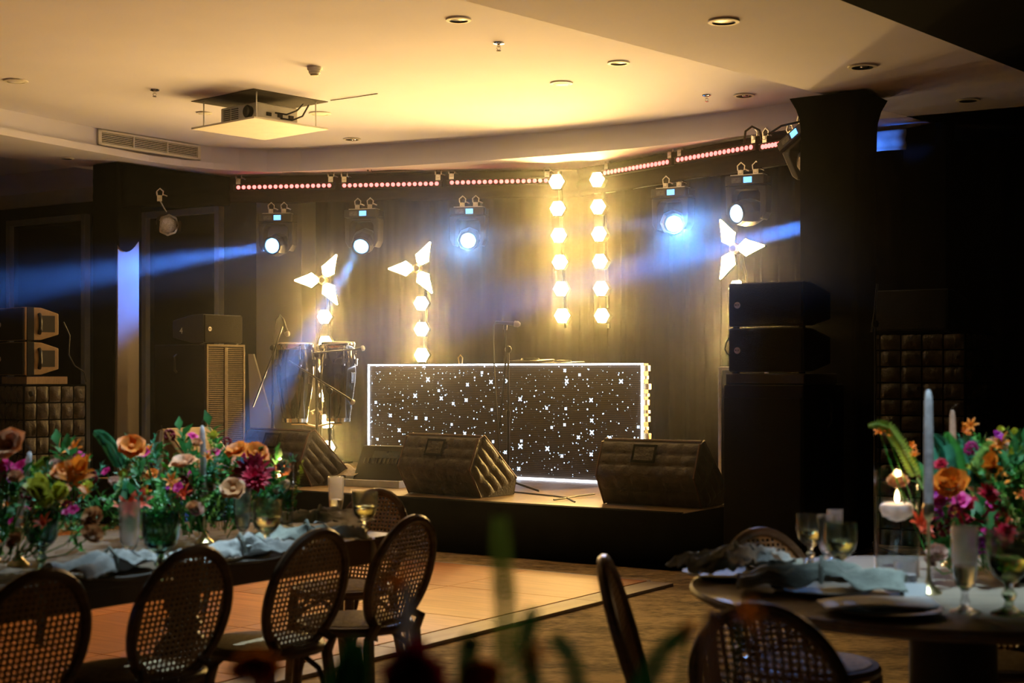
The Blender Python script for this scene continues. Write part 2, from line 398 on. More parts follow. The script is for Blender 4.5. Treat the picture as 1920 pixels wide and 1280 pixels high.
MB().box((-SW / 2, -.0, SH + .003), (SW, .10, .006)).build('skirt_fold', CLOTH, stage, False)
MB().box((-SW / 2, SD / 2, SH / 2 - .03), (SW - .1, SD - .1, SH - .06)).build('frame', BLACK, stage, False)
def ST(px, py): return G(px, py, SH)     # a point on the deck
# ------------------------------------------------------------------ lighting truss and lamps
TL = (V((-2.95, 15.9, 0)), V((.70, 15.28, 0))); TR = (V((.70, 15.28, 0)), V((2.62, 12.60, 0)))
def on_line(ln, px):
    p, d = ln[0], ln[1] - ln[0]; u = (px - 960) / F
    t = (u * p.y - p.x) / (d.x - u * d.y); return p + d * t
def line_rz(ln): d = ln[1] - ln[0]; return math.atan2(d.y, d.x)
def truss(ln, label):
    d = ln[1] - ln[0]; n = d.length
    t = thing('lighting_truss', label, 'truss', (ln[0].x, ln[0].y, 3.215), line_rz(ln))
    for (y, z) in ((0.02, 0), (.2, 0), (.02, .20), (.2, .20)):
        MB().cyl((0, y, z), (n, y, z), .024, n=10).build('chord', ALU, t)
    k = int(n / .35)
    br = MB().cyl((0, .02, 0), (n / k, .02, .20), .010, n=6).cyl((0, .2, .20), (n / k, .2, 0), .010, n=6).mesh('brace', ALU)
    for i in range(k): link('brace', br, t, 0, (n / k * i, 0, 0))
    return t
truss(TL, 'aluminium box truss over the left half of the stage, masked by black cloth')
truss(TR, 'aluminium box truss over the right half of the stage, masked by black cloth')
def valance(ln, z0, z1, off, label, ext=(0, 0), dz=(0, 0), m=CLOTH):
    d = (ln[1] - ln[0]); n = V((-d.y, d.x, 0)).normalized(); p0 = ln[0] - d.normalized() * ext[0]; p1 = ln[1] + d.normalized() * ext[1]; T = (p1 - p0).length
    def fn(u, v):
        s = u * T; a = .018 * noise.noise(V((s * 3, v * 2.5, 1))) + .008 * math.sin(v * 14 + 3 * noise.noise(V((s * .8, v, 3))))
        return p0.lerp(p1, u) - n * (off + a) + V((0, 0, z0 + dz[0] * (1 - u) + dz[1] * u + .02 * noise.noise(V((s * 2, 0, 0))) * (1 - v) + (z1 - z0 - dz[0] * (1 - u) - dz[1] * u) * v))
    o = MB().sheet(fn, int(T * 14), 12).build('truss_drape', m, ang=180); so = o.modifiers.new('solid', 'SOLIDIFY'); so.thickness = .004
    return tag(o, label, 'drape')
VALM = mat('valance_cloth', (.02, .012, .011), .9, noise_s=6, noise_a=.4, spec=.2)
valance(TL, 3.15, 3.435, .05, 'black cloth valance along the left truss behind the red LED battens', (.1, .04), m=VALM)
valance(TR, 3.15, 3.435, .05, 'black cloth valance along the right truss behind the red LED battens', (0, .1), m=VALM)
PCs = PC + AX * .05
valance((V((PCs.x, PCs.y + .05, 0)), V((-3.0, 15.85, 0))), 3.05, 3.435, 0, 'black cloth sagging between the pale pillar and the left truss', (0, 0), (-.06, .08))

valance((V((2.93, 12.78, 0)), V((3.30, 12.50, 0))), 3.22, 3.40, 0, 'blue-lit strip of cloth in the gap past the wrapped pillar', m=mat('grey_cloth', (.30, .32, .36), .9, noise_s=8, noise_a=.3))
LEDM = emis('red_led', (1.0, .10, .09), S_LED)
led_me = MB().lathe([(.021, 0), (.0205, .006), (.014, .012), (0.0001, .014)], 10, M=Matrix.Rotation(R(90), 3, 'X')).mesh('led', LEDM)
clamp_me = MB().box((0, 0, .03), (.05, .04, .06)).tube([(-.03, 0, .06), (-.034, 0, .10), (0, 0, .13), (.034, 0, .10), (.03, 0, .06)], .010, 6).cyl((.03, 0, .07), (.075, 0, .05), .008, n=6).box((0, -.02, .045), (.03, .02, .03)).mesh('clamp', CHROME)
def batten(px0, px1, py0, py1, ln, label):
    a = on_line(ln, px0); b = on_line(ln, px1); d = (b - a); d.normalize(); nn = V((d.y, -d.x, 0))
    za, zb = E - (py0 - YH) / F * a.y, E - (py1 - YH) / F * b.y
    L = (b - a).length; t = thing('led_batten', label, 'led batten', a + nn * .13 + V((0, 0, (za + zb) / 2)), math.atan2(d.y, d.x), 'red led battens on the truss')
    MB().box((L / 2, .03, 0), (L + .06, .055, .07)).build('housing', BLACK, t, False, .006)
    MB().box((L / 2, .005, .026), (L + .06, .02, .008)).build('visor', BLACKM, t, False)
    for i in range(18): link('led', led_me, t, 0, (L * (i + .5) / 18, .002, 0))
    for x in (.02, L - .02): link('clamp', clamp_me, t, 0, (x, .04, .035))
    return t
batten(450, 629, 354, 350.5, TL, 'red LED batten nearest the pale pillar on the left truss')
batten(647, 829, 350.5, 347, TL, 'red LED batten in the middle of the left truss')
batten(847, 1032, 346.5, 340, TL, 'red LED batten ending beside the amber lamp columns')
batten(1150, 1274, 328, 303.5, TR, 'pale red LED batten just past the amber lamp columns')
batten(1287, 1432, 300, 280, TR, 'pale red LED batten above the blue moving heads by the wrapped pillar')
batten(1447, 1560, 275, 262, TR, 'red LED batten cut off by the wrapped pillar')

# moving heads
LCD = emis('lcd_blue', (.10, .35, 1.0), 1.6)
LENSM = emis('blue_white_lens', (.11, .42, 1.0), S_LENS)
LENSW = emis('cool_white_lens', (.34, .62, 1.0), S_LENS)
mh_base = MB().box((0, 0, -.055), (.36, .22, .085)).box((-.175, 0, -.055), (.03, .10, .06)).box((.175, 0, -.055), (.03, .10, .06)).mesh('base', GREYM, False)
mh_yoke = MB().prism([(-.19, -.10), (.19, -.10), (.185, -.34), (.15, -.40), (.13, -.40), (.13, -.17), (.10, -.13), (-.10, -.13), (-.13, -.17), (-.13, -.40), (-.15, -.40), (-.185, -.34)], -.075, .075, 'y').mesh('yoke', mat('yoke_plastic', (.035, .032, .03), .5, noise_s=20, noise_a=.2), False)
mh_head = MB().lathe([(.0001, -.15), (.07, -.145), (.105, -.11), (.122, -.04), (.122, .06), (.108, .13), (.096, .165), (.084, .165), (.080, .15), (.0001, .148)], 8).mesh('head', mat('head_plastic', (.022, .022, .024), .4, noise_s=20, noise_a=.3), False)
mh_ring = MB().lathe([(.084, .150), (.098, .16), (.098, .175), (.083, .175)], 16).mesh('lens_ring', BLACKM)
mh_lens = MB().lathe([(.078, .152), (.074, .162), (.045, .172), (.0001, .176)], 16).mesh('lens', LENSM)
mh_lensw = MB().lathe([(.078, .152), (.074, .162), (.045, .172), (.0001, .176)], 16).mesh('lens', LENSW)
mh_knob = MB().cyl((0, -.005, 0), (0, .012, 0), .012, n=8).mesh('knob', ALU)
def moving_head(label, px, py, Y, rz, target, beams, lens=mh_lens, number=None, tilt=(0, 0)):
    p = Q(px, py, Y); t = thing('moving_head_light', label, 'stage light', p, rz, 'moving head spotlights hung from the truss')
    if tilt != (0, 0): t.rotation_euler = (tilt[0], tilt[1], rz)
    for x in (-.07, .07): link('clamp', clamp_me, t, 0, (x, 0, -.015))
    ba = link('base', mh_base, t, .008)
    link('base_plate', MB().box((0, 0, -.005), (.30, .12, .012)).mesh('base_plate', ALU, False), t)
    lc = link('display', MB().box((.03, -.1115, -.055), (.075, .006, .05)).mesh('display', LCD, False), t)
    link('control_panel', MB().box((-.075, -.1115, -.055), (.09, .005, .045)).mesh('control_panel', mat('panel_grey', (.16, .16, .16), .5, noise_s=90, noise_a=.6), False), t)
    link('yoke', mh_yoke, t, .012)
    bpy.context.view_layer.update()
    mw = t.matrix_world; piv = mw @ V((0, 0, -.33)); d = (mw.to_3x3().inverted() @ (V(target) - piv)).normalized()
    h = link('head', mh_head, t, .008, (0, 0, -.33), d.to_track_quat('Z', 'Y').to_euler())
    link('lens_ring', mh_ring, h); link('lens', lens, h)
    if number: textpart('number', number, .13, mat('white_sticker', (.8, .8, .8), .6, noise_s=5, noise_a=.02), h, (0, -.128, .0), (R(90), R(180), 0))
    wd = (V(target) - piv).normalized()
    for (tg, pw, colr, ang, bl) in beams:
        spot('head_beam', piv + (V(tg) - piv).normalized() * .20, tg, pw, colr, ang, bl, .055)
    return t
BLUE = (.06, .24, 1.0); ICE = (.22, .50, 1.0)
rl, rr = line_rz(TL), line_rz(TR)
t1 = Q(-150, 566, 9.8); t2 = Q(466, 815, 11.7); t5 = Q(-420, 578, 8.2)
moving_head('moving head with a blue lens nearest the pale pillar, throwing a beam sideways', 521, 400, 15.72, rl, t1, [(t1, 95000, BLUE, 3.6, .6), ((-3.75, 14.95, 2.25), 420, (.03, .20, 1.0), 40, .9)])
moving_head('moving head with a blue lens above the congas, its beam falling towards the wedge', 683, 392, 15.52, rl - R(8), t2, [(t2, 90000, (.10, .34, 1.0), 4.2, .5)])
moving_head('moving head with a blue lens over the star screen, hung alone mid truss', 880, 388, 15.30, rl - R(4), (-1.0, 4.6, .8), [((-1.1, 4.9, .8), 110, ICE, 24, .7)])
moving_head('moving head with the brightest blue lens, beside the amber lamp columns', 1262, 352, 14.05, rr + R(22), (.9, 3.0, 1.0), [((1.25, 4.2, .8), 300, (.12, .40, 1.0), 20, .7)])
moving_head('moving head with a white lens, next to the wrapped pillar', 1404, 328, 13.2, rr + R(25), t5, [(t5, 150000, (.16, .38, 1.0), 4.0, .5)], mh_lensw)
moving_head('moving head marked with a white number, half hidden by the wrapped pillar', 1497, 246, 12.6, rr, Q(1640, 470, 11.2), [(V((3.12, 12.62, 3.27)), 14, BLUE, 34, .6)], mh_lensw, '6', (0, R(-28)))
t7 = Q(850, 590, 9.0)
moving_head('moving head hidden behind the wrapped pillar, throwing the broad blue beam across', 1566, 335, 12.25, rr, t7, [(t7, 210000, BLUE, 5.2, .7)])

# plain par lamp hanging by the pale pillar
pp = Q(300, 372, 15.13); par = thing('par_can', 'par lamp with a clear round lens hanging beside the pale pillar', 'stage light', pp, 0)
link('clamp', clamp_me, par, 0, (0, 0, -.03))
MB().tube([(0, 0, -.02), (.03, 0, -.08), (.07, -.02, -.14)], .008, 6).build('bracket', ALU, par)
hd = V((.45, -.85, -.25)).normalized()
can = MB().lathe([(.0001, -.16), (.05, -.155), (.075, -.12), (.08, .02), (.095, .05), (.108, .07), (.108, .085), (.09, .085), (.088, .06)], 16).build('can', BLACKM, par, loc=(.075, -.06, -.26), rot=hd.to_track_quat('Z', 'Y').to_euler())
MB().lathe([(.090, .066), (.075, .076), (.04, .084), (.0001, .087)], 16).build('lens', mat('clear_lens', (.72, .72, .78), .18, .25, noise_s=90, noise_a=.35, bump_s=120, bump=.5), can)
MB().lathe([(.092, .080), (.112, .082), (.112, .092), (.092, .094)], 8).build('colour_frame', ALU, can)
MB().box((.11, 0, .12), (.006, .10, .09)).box((-.11, 0, .12), (.006, .10, .09)).build('barn_door', BLACKM, can, False)

# amber lamp columns
BULB = emis('amber_lamp', AMBER, S_BULB, 'FRONT')
AR = Matrix.Rotation(R(90), 3, 'X')
bulb_h = MB().lathe([(.04, -.06), (.07, -.05), (.088, .0), (.088, .075), (.080, .075), (.077, -.005), (.0001, -.005)], 6, M=AR).mesh('lamp', BLACK, False)
bulb_l = MB().lathe([(.075, .004), (.050, .008), (.0001, .010)], 6, M=AR).mesh('lens', BULB, False)
BLADE = emis('amber_blade', (1.0, .62, .20), S_BLADE, 'FRONT')
blade_me = MB().prism([(.055, -.028), (.055, .028), (.12, .078), (.16, .060), (.305, .006), (.305, -.006), (.16, -.060), (.12, -.078)], -.010, -.004, 'y').mesh('blade', BLADE, False)
blade_b = MB().prism([(.045, -.034), (.045, .034), (.12, .086), (.16, .066), (.315, .010), (.315, -.010), (.16, -.066), (.12, -.086)], -.0045, .022, 'y').mesh('blade_back', BLACK, False)
def lamp_column(label, p0, p1, n, Y, rz, pole_to=None, tri=None):
    a = Q(*p0, Y); b = Q(*p1, Y); t = thing('lamp_column', label, 'stage light', a, rz, 'amber lamp columns')
    Mi = Matrix.Rotation(-rz, 3, 'Z'); d = Mi @ (b - a); dn = d.normalized()
    top = V((0, 0, .15)) if tri is None else V((0, 0, 0))
    MB().cyl(-dn * .12 + V((0, .09, 0)), d + dn * .12 + V((0, .09, 0)), .022, n=8).build('spine', BLACKM, t)
    for i in range(n):
        h = link('lamp', bulb_h, t, 0, d * (i / max(1, n - 1))); link('lens', bulb_l, h)
    if pole_to is not None:
        MB().cyl(d + V((0, .11, 0)), (d.x, .11, pole_to - a.z + .02), .02, n=8).build('pole', BLACKM, t)
        MB().box((d.x, .11, pole_to - a.z + .012), (.36, .30, .022)).build('foot', BLACKM, t, False, .004)
    if tri:
        c = Mi @ (Q(*tri[0], Y) - a)
        MB().cyl(-dn * .12 + V((0, .09, 0)), c + V((0, .09, 0)), .020, n=8).build('neck', BLACKM, t)
        hb = MB().lathe([(.0001, .035), (.030, .034), (.036, .028), (.038, .020), (.044, .018), (.050, .010), (.052, -.05), (.0001, -.06)], 16, M=AR).build('hub', mat('hub_grey', (.25, .21, .15), .4, .4, noise_s=30, noise_a=.3), t, loc=c)
        for g in tri[1]:
            bl = link('blade', blade_me, t, 0, c, (0, -R(g), 0)); link('blade_back', blade_b, bl)
    return t
lamp_column('hanging column of six amber lamps, left one of the tall pair', (1046.5, 342), (1057, 592), 6, 15.02, R(-16))
lamp_column('hanging column of six amber lamps, right one of the tall pair', (1124.5, 338), (1133.5, 592), 6, 14.86, R(-26))
lamp_column('three-bladed amber lamp on a lamp column behind the star screen', (793, 569), (795.5, 810), 6, 15.5, R(-12), SH, ((782, 503), (180, 62, -58)))
lamp_column('three-bladed amber lamp on a lamp column behind the congas', (612, 594), (618, 838), 6, 15.75, R(-10), SH, ((605, 525), (180, 60, -58)))
lamp_column('three-bladed amber lamp whose column stands behind the tall speaker stack', (1388, 541), (1392, 790), 6, 13.5, R(-38), SH, ((1377, 466), (2, 118, -118)))
# cables looping over the truss
for i, (pts, Y) in enumerate([([(505, 318), (515, 314), (530, 322), (560, 323), (600, 321), (622, 318)], 15.6), ([(690, 321), (688, 311), (696, 313), (697, 322), (760, 319), (800, 316)], 15.4), ([(1395, 268), (1398, 246), (1410, 237), (1424, 244), (1428, 262)], 12.9), ([(1440, 252), (1465, 236), (1500, 228)], 12.5)]):
    tag(MB().tube([Q(x, y, Y) for x, y in pts], .010, 6).build('cable', CABLE), ['black cable lying along the left truss by the pale pillar end', 'black cable with a small loop over the left truss middle', 'black cable loop standing above the right truss', 'black cable running to the wrapped pillar top'][i], 'cable')
# ------------------------------------------------------------------ star screen and decks
def star_mat():
    m = bpy.data.materials.new('star_screen'); m.use_nodes = True; nt = m.node_tree; L = nt.links; b = nt.nodes['Principled BSDF']
    def N(t, **k):
        n = nt.nodes.new(t)
        for a, v in k.items(): setattr(n, a, v)
        return n
    def M(op, x, y=None, clamp=False, z=None):
        n = N('ShaderNodeMath', operation=op); n.use_clamp = clamp
        for i, q in enumerate((x, y, z)):
            if q is None: continue
            if isinstance(q, (int, float)): n.inputs[i].default_value = q
            else: L.new(q, n.inputs[i])
        return n.outputs[0]
    tc = N('ShaderNodeTexCoord'); sp = N('ShaderNodeSeparateXYZ'); L.new(tc.outputs['Object'], sp.inputs[0])
    cb = N('ShaderNodeCombineXYZ'); L.new(sp.outputs[0], cb.inputs[0]); L.new(sp.outputs[2], cb.inputs[1])
    tot = None
    for sc, r0, r1, off, pw in ((9.0, .0, .085, 0, 4), (13.0, .0, .10, 3.7, 4), (20.0, .0, .11, 8.1, 3)):
        ad = N('ShaderNodeVectorMath', operation='ADD'); L.new(cb.outputs[0], ad.inputs[0]); ad.inputs[1].default_value = (off, off * 1.3, 0)
        v = N('ShaderNodeTexVoronoi', voronoi_dimensions='2D'); v.inputs['Scale'].default_value = sc; v.inputs['Randomness'].default_value = 1
        L.new(ad.outputs[0], v.inputs['Vector'])
        sr = N('ShaderNodeSeparateColor'); L.new(v.outputs['Color'], sr.inputs[0])
        rad = M('MULTIPLY_ADD', M('POWER', sr.outputs[0], pw), r1 - r0, z=r0)
        dot = M('MULTIPLY', M('SUBTRACT', 1.0, M('DIVIDE', v.outputs['Distance'], rad), True), 2.6, True)
        dot = M('MULTIPLY', dot, M('MULTIPLY_ADD', sr.outputs[1], .9, z=.15))
        tot = dot if tot is None else M('ADD', tot, dot)
    # larger four-pointed stars
    v = N('ShaderNodeTexVoronoi', voronoi_dimensions='2D'); v.inputs['Scale'].default_value = 6.5; v.inputs['Randomness'].default_value = 1; L.new(cb.outputs[0], v.inputs['Vector'])
    df = N('ShaderNodeVectorMath', operation='SUBTRACT'); L.new(cb.outputs[0], df.inputs[0]); L.new(v.outputs['Position'], df.inputs[1])
    s2 = N('ShaderNodeSeparateXYZ'); L.new(df.outputs[0], s2.inputs[0])
    uu = M('ABSOLUTE', M('ADD', s2.outputs[0], s2.outputs[1])); vv = M('ABSOLUTE', M('SUBTRACT', s2.outputs[0], s2.outputs[1]))
    sr = N('ShaderNodeSeparateColor'); L.new(v.outputs['Color'], sr.inputs[0])
    Ln = M('MULTIPLY_ADD', M('POWER', sr.outputs[1], 2), .028, z=.022)
    def ray(p, q): return M('MULTIPLY', M('SUBTRACT', 1, M('DIVIDE', p, .008), True), M('SUBTRACT', 1, M('DIVIDE', q, Ln), True))
    cr = M('MULTIPLY', M('ADD', ray(uu, vv), ray(vv, uu)), M('GREATER_THAN', sr.outputs[0], .55))
    tot = M('ADD', tot, M('MULTIPLY', cr, 3.0))
    w = N('ShaderNodeMath', operation='SINE'); L.new(M('MULTIPLY', sp.outputs[2], 2 * math.pi / .0165), w.inputs[0])
    g = M('MULTIPLY_ADD', w.outputs[0], .5, z=.5)
    r = N('ShaderNodeMixRGB'); r.inputs[1].default_value = (.010, .008, .006, 1); r.inputs[2].default_value = (.075, .052, .034, 1); L.new(g, r.inputs[0]); L.new(r.outputs[0], b.inputs['Base Color'])
    b.inputs['Roughness'].default_value = .6; b.inputs['Emission Color'].default_value = (.50, .72, 1, 1); L.new(M('MULTIPLY', tot, 5.0), b.inputs['Emission Strength']); m.cycles.emission_sampling = 'NONE'
    return m
DJ = ST(1206, 908.5); DW, DH = 3.05, 1.045
dj = thing('star_screen', 'wide LED booth front showing white stars, edged with a glowing line', 'led screen', DJ, RZ)
MB().box((-DW / 2, .004, DH / 2), (DW - .02, .008, DH - .02)).build('screen', star_mat(), dj, False)
MB().box((-DW / 2, .05, DH / 2), (DW, .08, DH)).build('cabinet', BLACK, dj, False)
EDGE = emis('edge_glow', (.80, .86, 1.0), 5.0)
for (c, d) in (((-DW / 2, -.004, DH - .006), (DW, .014, .012)), ((-DW / 2, -.004, .008), (DW, .014, .016)), ((-DW + .006, -.004, DH / 2), (.014, .013, DH - .03)), ((-.008, -.004, DH / 2), (.018, .013, DH - .03))):
    MB().box(c, d).build('edge_light', EDGE, dj, False)
CON = mat('connector_brass', (.62, .42, .2), .35, .6, noise_s=60, noise_a=.4)
for i in range(14):
    z = .06 + i * .072 + random.uniform(-.01, .01); MB().box((.012 + .008 * (i % 3), .03, z), (.03 + .015 * (i % 2), .05, .03 + .02 * (i % 2))).build('connector', CON, dj, False, .004)
MB().tube([(-1.98, .03, DH), (-1.99, .03, DH + .06), (-1.965, .03, DH + .085), (-1.94, .03, DH + .06), (-1.945, .03, DH)], .006, 6).build('carry_loop', BRASS, dj)
DT = DJ + BX * .2
tb = thing('deck_table', 'dark trestle table behind the star screen', 'table', DT, RZ)
MB().box((-1.45, .3, .955), (2.0, .55, .03)).build('tabletop', BLACK, tb, False, .004)
for x in (-2.38, -.52):
    for y in (.08, .52): MB().cyl((x, y, 0), (x, y, .94), .02, n=8).build('leg', BLACKM, tb)
def player(px, w, h, label, txt=None):
    u = (px - 960) / F; o = DT + BX * .2; s = (u * o.y - o.x) / (AX.x - u * AX.y)
    t = thing('media_player', label, 'media player', o + AX * s + V((0, 0, SH_TOP)), RZ)
    MB().prism([(-.14, 0), (.18, 0), (.18, h * 1.15), (-.12, h)], -w / 2, w / 2, 'x').build('body', mat('deck_grey', (.05, .05, .052), .4, noise_s=30, noise_a=.3), t, False, .006)
    MB().lathe([(.0001, .02), (.085, .018), (.09, .0)], 18, (0, .02, h * 1.05)).build('jog_wheel', BLACKM, t)
    for i in range(4): MB().box((-w / 3 + i * .03, -.08, h), (.02, .02, .008)).build('button', ALU, t, False)
    if txt: textpart('maker_name', txt, .028, mat('grey_print', (.5, .48, .44), .5, noise_s=4, noise_a=.03), t, (0, -.134, h * .55), (R(84), 0, 0))
    return t
SH_TOP = .972
player(992, .34, .105, 'dark media player on the deck table, seen over the screen top', 'Pioneer DJ')
player(1052, .30, .085, 'low media player beside a taller one, over the star screen')

# ------------------------------------------------------------------ quilted wedge monitors
def wedge(label, loc, rz, w=.76, plain=False):
    t = thing('wedge_monitor', label, 'speaker', loc, rz, 'wedge monitors on the stage')
    pr = [(.13, .004), (0.0, .22), (.10, .455), (.17, .478), (.56, .13), (.53, .004)]
    if plain:
        MB().prism(pr, -w / 2, w / 2, 'x').build('cabinet', mat('brown_paint', (.16, .115, .08), .5, noise_s=25, noise_a=.25), t, False, .012)
        d = V((.56, .13)) - V((.17, .478)); 
        MB().add([(-w / 2 + .05, .18, .480), (w / 2 - .05, .18, .480), (w / 2 - .05, .55, .150), (-w / 2 + .05, .55, .150)], [(0, 1, 2, 3)]).build('grille', mat('tan_grille', (.34, .25, .17), .6, bump_s=200, bump=.4), t, False)
        return t
    q = MB()
    for (a, b), nv in (((pr[0], pr[1]), 2), ((pr[1], pr[2]), 3), ((pr[3], pr[4]), 4)):
        q.quilt((-w / 2, a[0], a[1]), (w / 2, a[0], a[1]), (w / 2, b[0], b[1]), (-w / 2, b[0], b[1]), 6, nv, .015, 6, .012)
    q.add([(x, *p) for x in (-w / 2, w / 2) for p in (pr[4], pr[5])], [(0, 2, 3, 1)]); q.add([(x, *p) for x in (-w / 2, w / 2) for p in (pr[2], pr[3])], [(0, 2, 3, 1)]); q.add([(x, *p) for x in (-w / 2, w / 2) for p in (pr[5], pr[0])], [(0, 2, 3, 1)])
    q.build('cover', QUILT, t, ang=75)
    for s in (-1, 1):                      # ends: slanting stitched bands
        x = s * w / 2; e = MB(); c0, c1, c2, c3 = (x, .0, .20), (x, .07, .004), (x, .545, .07), (x, .17, .478)
        top = (x, .10, .455)
        mid = [V((x, 0, .2)), V((x, .56, .13))]
        a0, a1, b0, b1 = V(c3), V((x, .56, .13)), V((x, .03, .12)), V((x, .40, .004))
        args = [a0, V((x, .02, .2)), V((x, .22, .01)), a1] if s > 0 else [a0, a1, V((x, .22, .01)), V((x, .02, .2))]
        if s > 0: e.quilt(*args, 4, 2, .018, 6, .010)
        else: e.quilt(*args, 2, 4, .018, 6, .010)
        e.prism(pr, x - .004 * s - .003, x - .004 * s + .003, 'x')
        e.build('end_panel', QUILT, t, ang=60)
    BIND = mat('binding_tape', (.10, .045, .028), .55, noise_s=30, noise_a=.3)
    MB().tube([(-w / 2, .135, .472), (w / 2, .135, .472)], .012, 6).build('binding', BIND, t)
    for s in (-1, 1): MB().tube([(s * w / 2, *p) for p in pr[:5]], .009, 6).build('binding', BIND, t)
    nv = (V((0, pr[2][0] - pr[1][0], pr[2][1] - pr[1][1]))).normalized(); out = V((0, -nv.z, nv.y)); c = V((-.02, pr[1][0], pr[1][1])) + nv * .165 + out * .026
    rot = Matrix((V((1, 0, 0)), nv, -out)).transposed()
    f = MB()
    for (x, y, dx, dy) in ((0, .06, .19, .018), (0, -.06, .19, .018), (-.086, 0, .018, .12), (.086, 0, .018, .12)): f.box(c + rot @ V((x, y, 0)), (dx, dy, .006), rot)
    pk = f.build('label_pocket', CLOTH, t, False)
    MB().box(c - out * .0, (.158, .104, .003), rot).build('pocket_window', mat('vinyl', (.07, .06, .05), .2, noise_s=18, noise_a=.5, bump_s=25, bump=.6), pk, False)
    return t
p = (ST(1115, 946) + ST(1303, 956)) / 2; wedge('quilted black wedge monitor at the right front corner of the stage', p, RZ + R(2), .78)
wedge('quilted black wedge monitor at the stage front, before the star screen', V((-.615, 11.62, SH)), R(-40), .76)
wedge('quilted black wedge monitor in front of the congas', V((-2.08, 12.78, SH)), R(-38), .76)
wedge('small plain brown wedge monitor beside the pale pillar', V((-3.02, 13.35, SH)), R(-128), .56, True)

# ------------------------------------------------------------------ loudspeakers
RIB = mat('sub_grille', (.12, .078, .034), .45, .3, noise_s=30, noise_a=.3)
BADGE = mat('badge', (.62, .58, .55), .35, .3, noise_s=40, noise_a=.1)
def top_box(label, loc, rz, w=.53, h=.29, d=.46, side=mat('speaker_paint', (.014, .014, .014), .5, bump_s=200, bump=.2), handle=False, gr=GRILLE):
    t = thing('top_speaker', label, 'speaker', loc, rz)
    MB().prism([(.0, .0), (.16, .004), (d, .055), (d, h - .055), (.16, h - .004), (.0, h)], -w / 2, w / 2, 'x').build('cabinet', side, t, False, .008)
    MB().box((0, -.008, h / 2), (w - .012, .018, h - .014)).build('grille', gr, t, False, .006)
    bd = MB().lathe([(.022, 0), (.022, .004), (.0001, .005)], 20, M=AR).build('badge', BADGE, t, loc=(-w / 2 + .07, -.017, h * .49))
    textpart('badge_text', 'RCF', .017, BLACK, bd, (0, -.006, 0), (R(90), 0, 0))
    if handle:
        for s in (1, -1):
            x = s * w / 2
            MB().box((x, .215, h / 2), (.008, .15, .15)).build('handle_recess', mat('recess_black', (.01, .009, .008), .7, noise_s=20, noise_a=.2), t, False)
            MB().tube([(x, .14, h * .2), (x + s * .022, .14, h * .3), (x + s * .026, .14, h * .5), (x + s * .022, .14, h * .7), (x, .14, h * .8)], .017, 8).build('side_handle', BLACKM, t)
            MB().box((x, .055, h / 2), (.012, .07, h)).build('rigging_plate', BLACKM, t, False, .004)
    for s in (1, -1): MB().box((s * (w / 2 - .03), .05, -.004), (.03, .04, .012)).build('foot', BLACKM, t, False)
    return t
def sub_box(label, loc, rz, w=.57, h=1.28, d=.70, ribs=False, side=BLACK):
    t = thing('subwoofer', label, 'speaker', loc, rz)
    MB().box((0, d / 2, h / 2), (w, d, h)).build('cabinet', side, t, False, .012)
    if ribs:
        g = MB(); n = 62
        for i in range(n): g.box((0, -.012, .03 + (h - .06) * (i + .5) / n), (w - .05, .016, (h - .06) / n * .5))
        tag(g.build('grille_bars', RIB, t, False), kind='stuff')
        MB().box((0, -.018, h / 2), (.045, .02, h - .06)).build('centre_bar', RIB, t, False, .004)
        for (x, z, dx, dz) in ((-w / 2 + .012, h / 2, .024, h), (w / 2 - .012, h / 2, .024, h), (0, .012, w, .024), (0, h - .012, w, .024)): MB().box((x, -.014, z), (dx, .024, dz)).build('grille_frame', RIB, t, False, .003)
        MB().box((0, -.003, h / 2), (w - .04, .004, h - .05)).build('grille_cloth', GRILLE, t, False)
    else:
        MB().box((0, -.01, h / 2 - .04), (w - .02, .02, h - .10)).build('grille', GRILLE, t, False, .006)
        MB().box((0, .30, h + .035), (w - .01, .56, .07)).build('top_plate', mat('plate_grey', (.035, .034, .032), .5, noise_s=20, noise_a=.2), t, False, .006)
    for s in (1, -1): MB().tube([(s * w / 2, d * .55, h * .78), (s * (w / 2 + .03), d * .55, h * .8), (s * (w / 2 + .03), d * .55, h * .9), (s * w / 2, d * .55, h * .92)], .012, 6).build('handle', BLACKM, t)
    return t
def quilted_sub(label, loc, rz, w=.6, h=1.24, d=.74, nu=5, nv=9):
    t = thing('covered_subwoofer', label, 'speaker', loc, rz); q = MB(); a, b = -w / 2, w / 2
    q.quilt((a, 0, 0), (b, 0, 0), (b, 0, h), (a, 0, h), nu, nv, .030, 6, .03).quilt((b, 0, 0), (b, d, 0), (b, d, h), (b, 0, h), nu, nv, .030, 6, .03).quilt((a, d, 0), (a, 0, 0), (a, 0, h), (a, d, h), nu, nv, .011, 4).quilt((a, 0, h), (b, 0, h), (b, d, h), (a, d, h), nu, nu, .006, 4).quilt((b, d, 0), (a, d, 0), (a, d, h), (b, d, h), nu, nv, .01, 3)
    q.build('cover', QUILT, t, ang=70)
    g = MB()
    for i in range(1, nv): g.tube([(a, -.003, h * i / nv), (b + .003, -.003, h * i / nv), (b + .003, d, h * i / nv)], .006, 5)
    for i in range(1, nu): g.tube([(b + .003, d * i / nu, 0), (b + .003, d * i / nu, h)], .006, 5).tube([(a + w * i / nu, -.003, 0), (a + w * i / nu, -.003, h)], .006, 5)
    tag(g.build('stitching', CLOTH, t), kind='stuff')
    MB().tube([(a, 0, h), (b, 0, h), (b, d, h), (a, d, h)], .012, 6, True).build('piping', CLOTH, t)
    for (x, y) in ((b, 0), (b, d), (a, 0)): MB().tube([(x, y, 0), (x, y, h)], .010, 6).build('piping', CLOTH, t)
    for y in (.06, d - .07): MB().lathe([(.022, 0), (.028, .012), (.014, .016), (.0001, .014)], 10, (b + .012, y, h - .07), M=Matrix.Rotation(R(90), 3, 'Y')).build('grommet', BLACKM, t)
    return t
